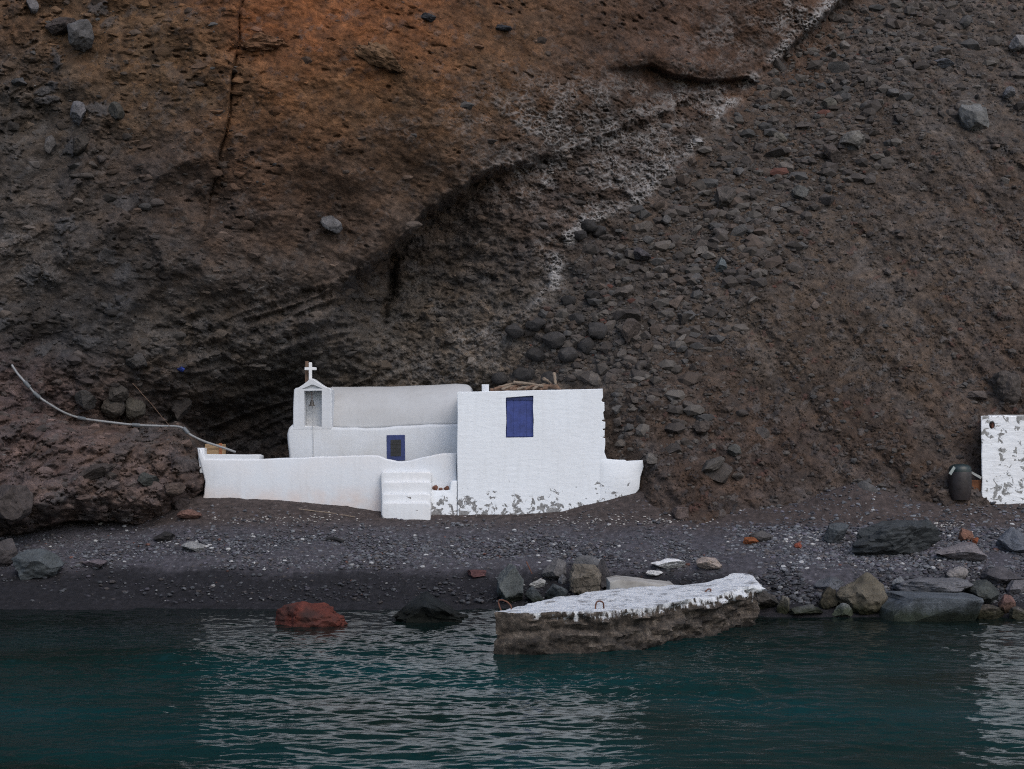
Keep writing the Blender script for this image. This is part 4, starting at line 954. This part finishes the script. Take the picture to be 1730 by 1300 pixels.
# ------------------------------------------------------------------ jetty
def at_z(px, py, z): dd = F*(H-z)/(py-HY); return Vector((wx(px, dd), dd, z))
front = [(835, 1036, .80), (880, 1036, .80), (920, 1036, .80), (960, 1035.5, .80), (1005, 1035, .80), (1045, 1032, .80), (1080, 1028, .80), (1120, 1022, .80), (1160, 1015, .82), (1200, 1008, .84), (1235, 999, .88), (1262, 992, .92), (1284, 986, .95)]
back = [(1282, 979, .98), (1262, 971, 1.02), (1240, 970, 1.04), (1222, 977, .98), (1195, 984, .90), (1160, 987, .86), (1110, 990, .83), (1060, 992, .82), (1010, 999, .80), (960, 1007, .80), (910, 1016, .80), (862, 1026, .80), (845, 1031, .80)]
ring = [at_z(*q) for q in front+back]
rg = []
for i in range(len(ring)):
    a, b2 = ring[i], ring[(i+1) % len(ring)]; n_ = max(1, int((b2-a).length/.055))
    rg += [a.lerp(b2, k/n_) for k in range(n_)]
cen = sum(rg, Vector())/len(rg); bm = bmesh.new(); rows = []; nrow = 34
for j in range(nrow+1):
    row = []
    for i, p in enumerate(rg):
        zz = p.z-(p.z+.9)*j/nrow
        nrm = (rg[(i+1) % len(rg)]-rg[i-1]); nrm = Vector((nrm.y, -nrm.x, 0)).normalized()
        q = Vector((p.x*1.1, p.y*1.1, zz*2.4)); corner = float(ss(.1, 1.0, (p-ring[0]).length))
        a = (.13+.07*float(ss(28.3, 30, p.y)))*mnoise.fractal(q*1.5, .8, 2.0, 4)+.08*mnoise.fractal(q*4+Vector((3, 1, 7)), .7, 2.0, 4)
        dep = p.z-zz; pitn = mnoise.noise(q*3.1+Vector((5, 5, 1))); a *= .5+.5*corner
        land = ss(28.6, 31.5, p.y)
        prof = -.02*math.exp(-((dep-.0)/.02)**2)-.09*math.exp(-((dep-.34)/.07)**2)*(1+a*4)+.05*float(ss(.36, .46, dep))-.14*land*float(ss(.15, .5, dep))+.10*land*mnoise.noise(q*1.1)*2
        lump = -.13*max(0, mnoise.noise(q*.9+Vector((7, 3, 2))))*(1.3 if j > 4 else .3)
        row.append(bm.verts.new(Vector((p.x, p.y, zz))+nrm*((prof*corner)+(a+lump*corner-.11*max(0, pitn-.15))*float(ss(0, .16, dep)))))
    rows.append(row)
nn = len(rg)
for a, b2 in zip(rows[:-1], rows[1:]):
    for i in range(nn): bm.faces.new((a[i], a[(i+1) % nn], b2[(i+1) % nn], b2[i]))
# top: triangulated fill, refined and given a worn surface
topf = bm.faces.new(rows[0][::-1]); r = bmesh.ops.triangulate(bm, faces=[topf]); tf = r['faces']
for _ in range(5):
    es = list({e for f in tf for e in f.edges if e.calc_length() > .09 and not any(lf not in tf for lf in e.link_faces)})
    if not es: break
    bmesh.ops.subdivide_edges(bm, edges=es, cuts=1, use_grid_fill=False)
    tset = set(f for f in bm.faces if all(v.co.z > .70 for v in f.verts) and abs(f.normal.z) > .5 or len(f.verts) > 4)
    bmesh.ops.triangulate(bm, faces=[f for f in bm.faces if len(f.verts) > 4]); bm.normal_update()
    tf = set(f for f in bm.faces if abs(f.normal.z) > .7 and f.calc_center_median().z > .72)
bm.normal_update(); bmesh.ops.recalc_face_normals(bm, faces=bm.faces)
rset = set(v for rw_ in rows for v in rw_)
for v in bm.verts:
    if v not in rset: v.co.z += .035*mnoise.fractal(v.co*1.6, .8, 2.0, 4)+.04*max(0, mnoise.noise(v.co*1.1+Vector((4, 4, 4))))*float(ss(30, 33, v.co.y))
m, n, l, b = new_mat('jetty_concrete')
geo = N(n, 'NewGeometry'); pos = geo.outputs['Position']; sep = N(n, 'SeparateXYZ'); l.new(pos, sep.inputs[0])
cn = N(n, 'TexNoise', Scale=5.0, Detail=8.0, Roughness=.65); l.new(pos, cn.inputs['Vector'])
cr_ = ramp(n, [(.3, (.014, .011, .009)), (.5, (.050, .039, .030)), (.72, (.13, .108, .088))]); l.new(cn.outputs['Fac'], cr_.inputs[0])
ag = N(n, 'TexNoise', Scale=19.0, Detail=6.0, Roughness=.75); l.new(pos, ag.inputs['Vector'])
agr = ramp(n, [(.34, .35), (.5, 1.0), (.68, 1.9)]); l.new(ag.outputs['Fac'], agr.inputs[0])
con = mixc(n, l, 'MULTIPLY', 1.0, cr_.outputs[0], agr.outputs[0])
mpb = N(n, 'Mapping'); mpb.inputs['Scale'].default_value = (.8, .8, 6.5); l.new(pos, mpb.inputs['Vector'])
lay = N(n, 'TexNoise', Scale=1.0, Detail=5.0, Roughness=.6); l.new(mpb.outputs[0], lay.inputs['Vector'])
layr = ramp(n, [(.36, .45), (.6, 1.35)]); l.new(lay.outputs['Fac'], layr.inputs[0]); con = mixc(n, l, 'MULTIPLY', 1.0, con, layr.outputs[0])
mpd = N(n, 'Mapping'); mpd.inputs['Scale'].default_value = (8, 8, 3.0); l.new(pos, mpd.inputs['Vector'])
dn = N(n, 'TexNoise', Scale=1.0, Detail=6.0, Roughness=.6); l.new(mpd.outputs[0], dn.inputs['Vector'])
# lime wash: full on top, running down the side in drips
zed = mth(n, l, 'ADD', sep.outputs['Z'], mth(n, l, 'MULTIPLY', mth(n, l, 'SUBTRACT', dn.outputs['Fac'], .5), 1.1))
xf = N(n, 'MapRange'); xf.inputs['From Min'].default_value = .3; xf.inputs['From Max'].default_value = 1.3; xf.inputs['To Min'].default_value = -.06; xf.inputs['To Max'].default_value = .10; l.new(sep.outputs['X'], xf.inputs['Value'])
zed = mth(n, l, 'ADD', zed, xf.outputs[0])
wr = ramp(n, [(.80, 0.0), (.90, 1.0)]); l.new(zed, wr.inputs[0])
sn = N(n, 'SeparateXYZ'); l.new(geo.outputs['Normal'], sn.inputs[0])
tr = ramp(n, [(.5, 0.0), (.75, 1.0)]); l.new(sn.outputs['Z'], tr.inputs[0])
topz = ramp(n, [(.66, 0.0), (.72, 1.0)]); l.new(sep.outputs['Z'], topz.inputs[0])
white = mth(n, l, 'MAXIMUM', wr.outputs[0], mth(n, l, 'MULTIPLY', tr.outputs[0], topz.outputs[0]))
wn_ = N(n, 'TexNoise', Scale=3.2, Detail=8.0, Roughness=.7); l.new(pos, wn_.inputs['Vector'])
wear = ramp(n, [(.53, 1.0), (.66, .2)]); l.new(wn_.outputs['Fac'], wear.inputs[0])
white = mth(n, l, 'MULTIPLY', white, wear.outputs[0])
c = mixc(n, l, 'MIX', white, con, (.58, .60, .62))
wetr = ramp(n, [(.03, .35), (.16, 1.0)]); l.new(mth(n, l, 'ADD', sep.outputs['Z'], mth(n, l, 'MULTIPLY', cn.outputs['Fac'], .1)), wetr.inputs[0])
c = mixc(n, l, 'MULTIPLY', 1.0, c, wetr.outputs[0])
l.new(c, b.inputs['Base Color']); b.inputs['Roughness'].default_value = .85
bn = N(n, 'TexNoise', Scale=11.0, Detail=7.0, Roughness=.7); l.new(pos, bn.inputs['Vector']); bump(n, l, b, mth(n, l, 'ADD', bn.outputs['Fac'], mth(n, l, 'MULTIPLY', ag.outputs['Fac'], mth(n, l, 'SUBTRACT', 1.0, white))), .7, .08)
jetty = empty('jetty', (cen.x, cen.y, 0), 'broken concrete jetty with limewashed top and rusty iron loops', 'jetty')
from_bm('concrete_slab', bm, m, jetty, smooth=55)
# ledge on the beach side
bm = slab_bm(dens([(1030, 981), (1046, 979), (1070, 981), (1100, 986), (1140, 990), (1140, 1010), (1030, 1010)], 4, 2.4, 66), 33.9, 1.1, .05, 2)
from_bm('rear_ledge', bm, plaster_mat('old_ledge', (.34, .33, .31), dirt=(.12, .105, .09), dirt_amt=.9, dirt_scale=2.0), jetty, smooth=40)
def loop(pts, z0=.78):
    bm = tube_bm(spline(pts, 6), .016, 8); from_bm('iron_loop', bm, M_RUST, jetty, smooth=60)
dl = 28.4; loop([P(1008, 1043, dl), P(1006, 1028, dl), P(1008, 1018, dl), P(1014, 1016, dl), P(1019, 1019, dl+.05), P(1020, 1026, dl+.1), P(1020, 1034, dl+.15)])
dl = 28.4; loop([P(847, 1034, dl), P(842, 1018, dl), P(846, 1014, dl), P(856, 1017, dl), P(863, 1024, dl), P(864, 1030, dl)])
dl = 31.5; loop([P(1186, 1012, dl), P(1189, 1004, dl), P(1196, 996, dl), P(1201, 997, dl), P(1197, 1004, dl), P(1191, 1012, dl)])
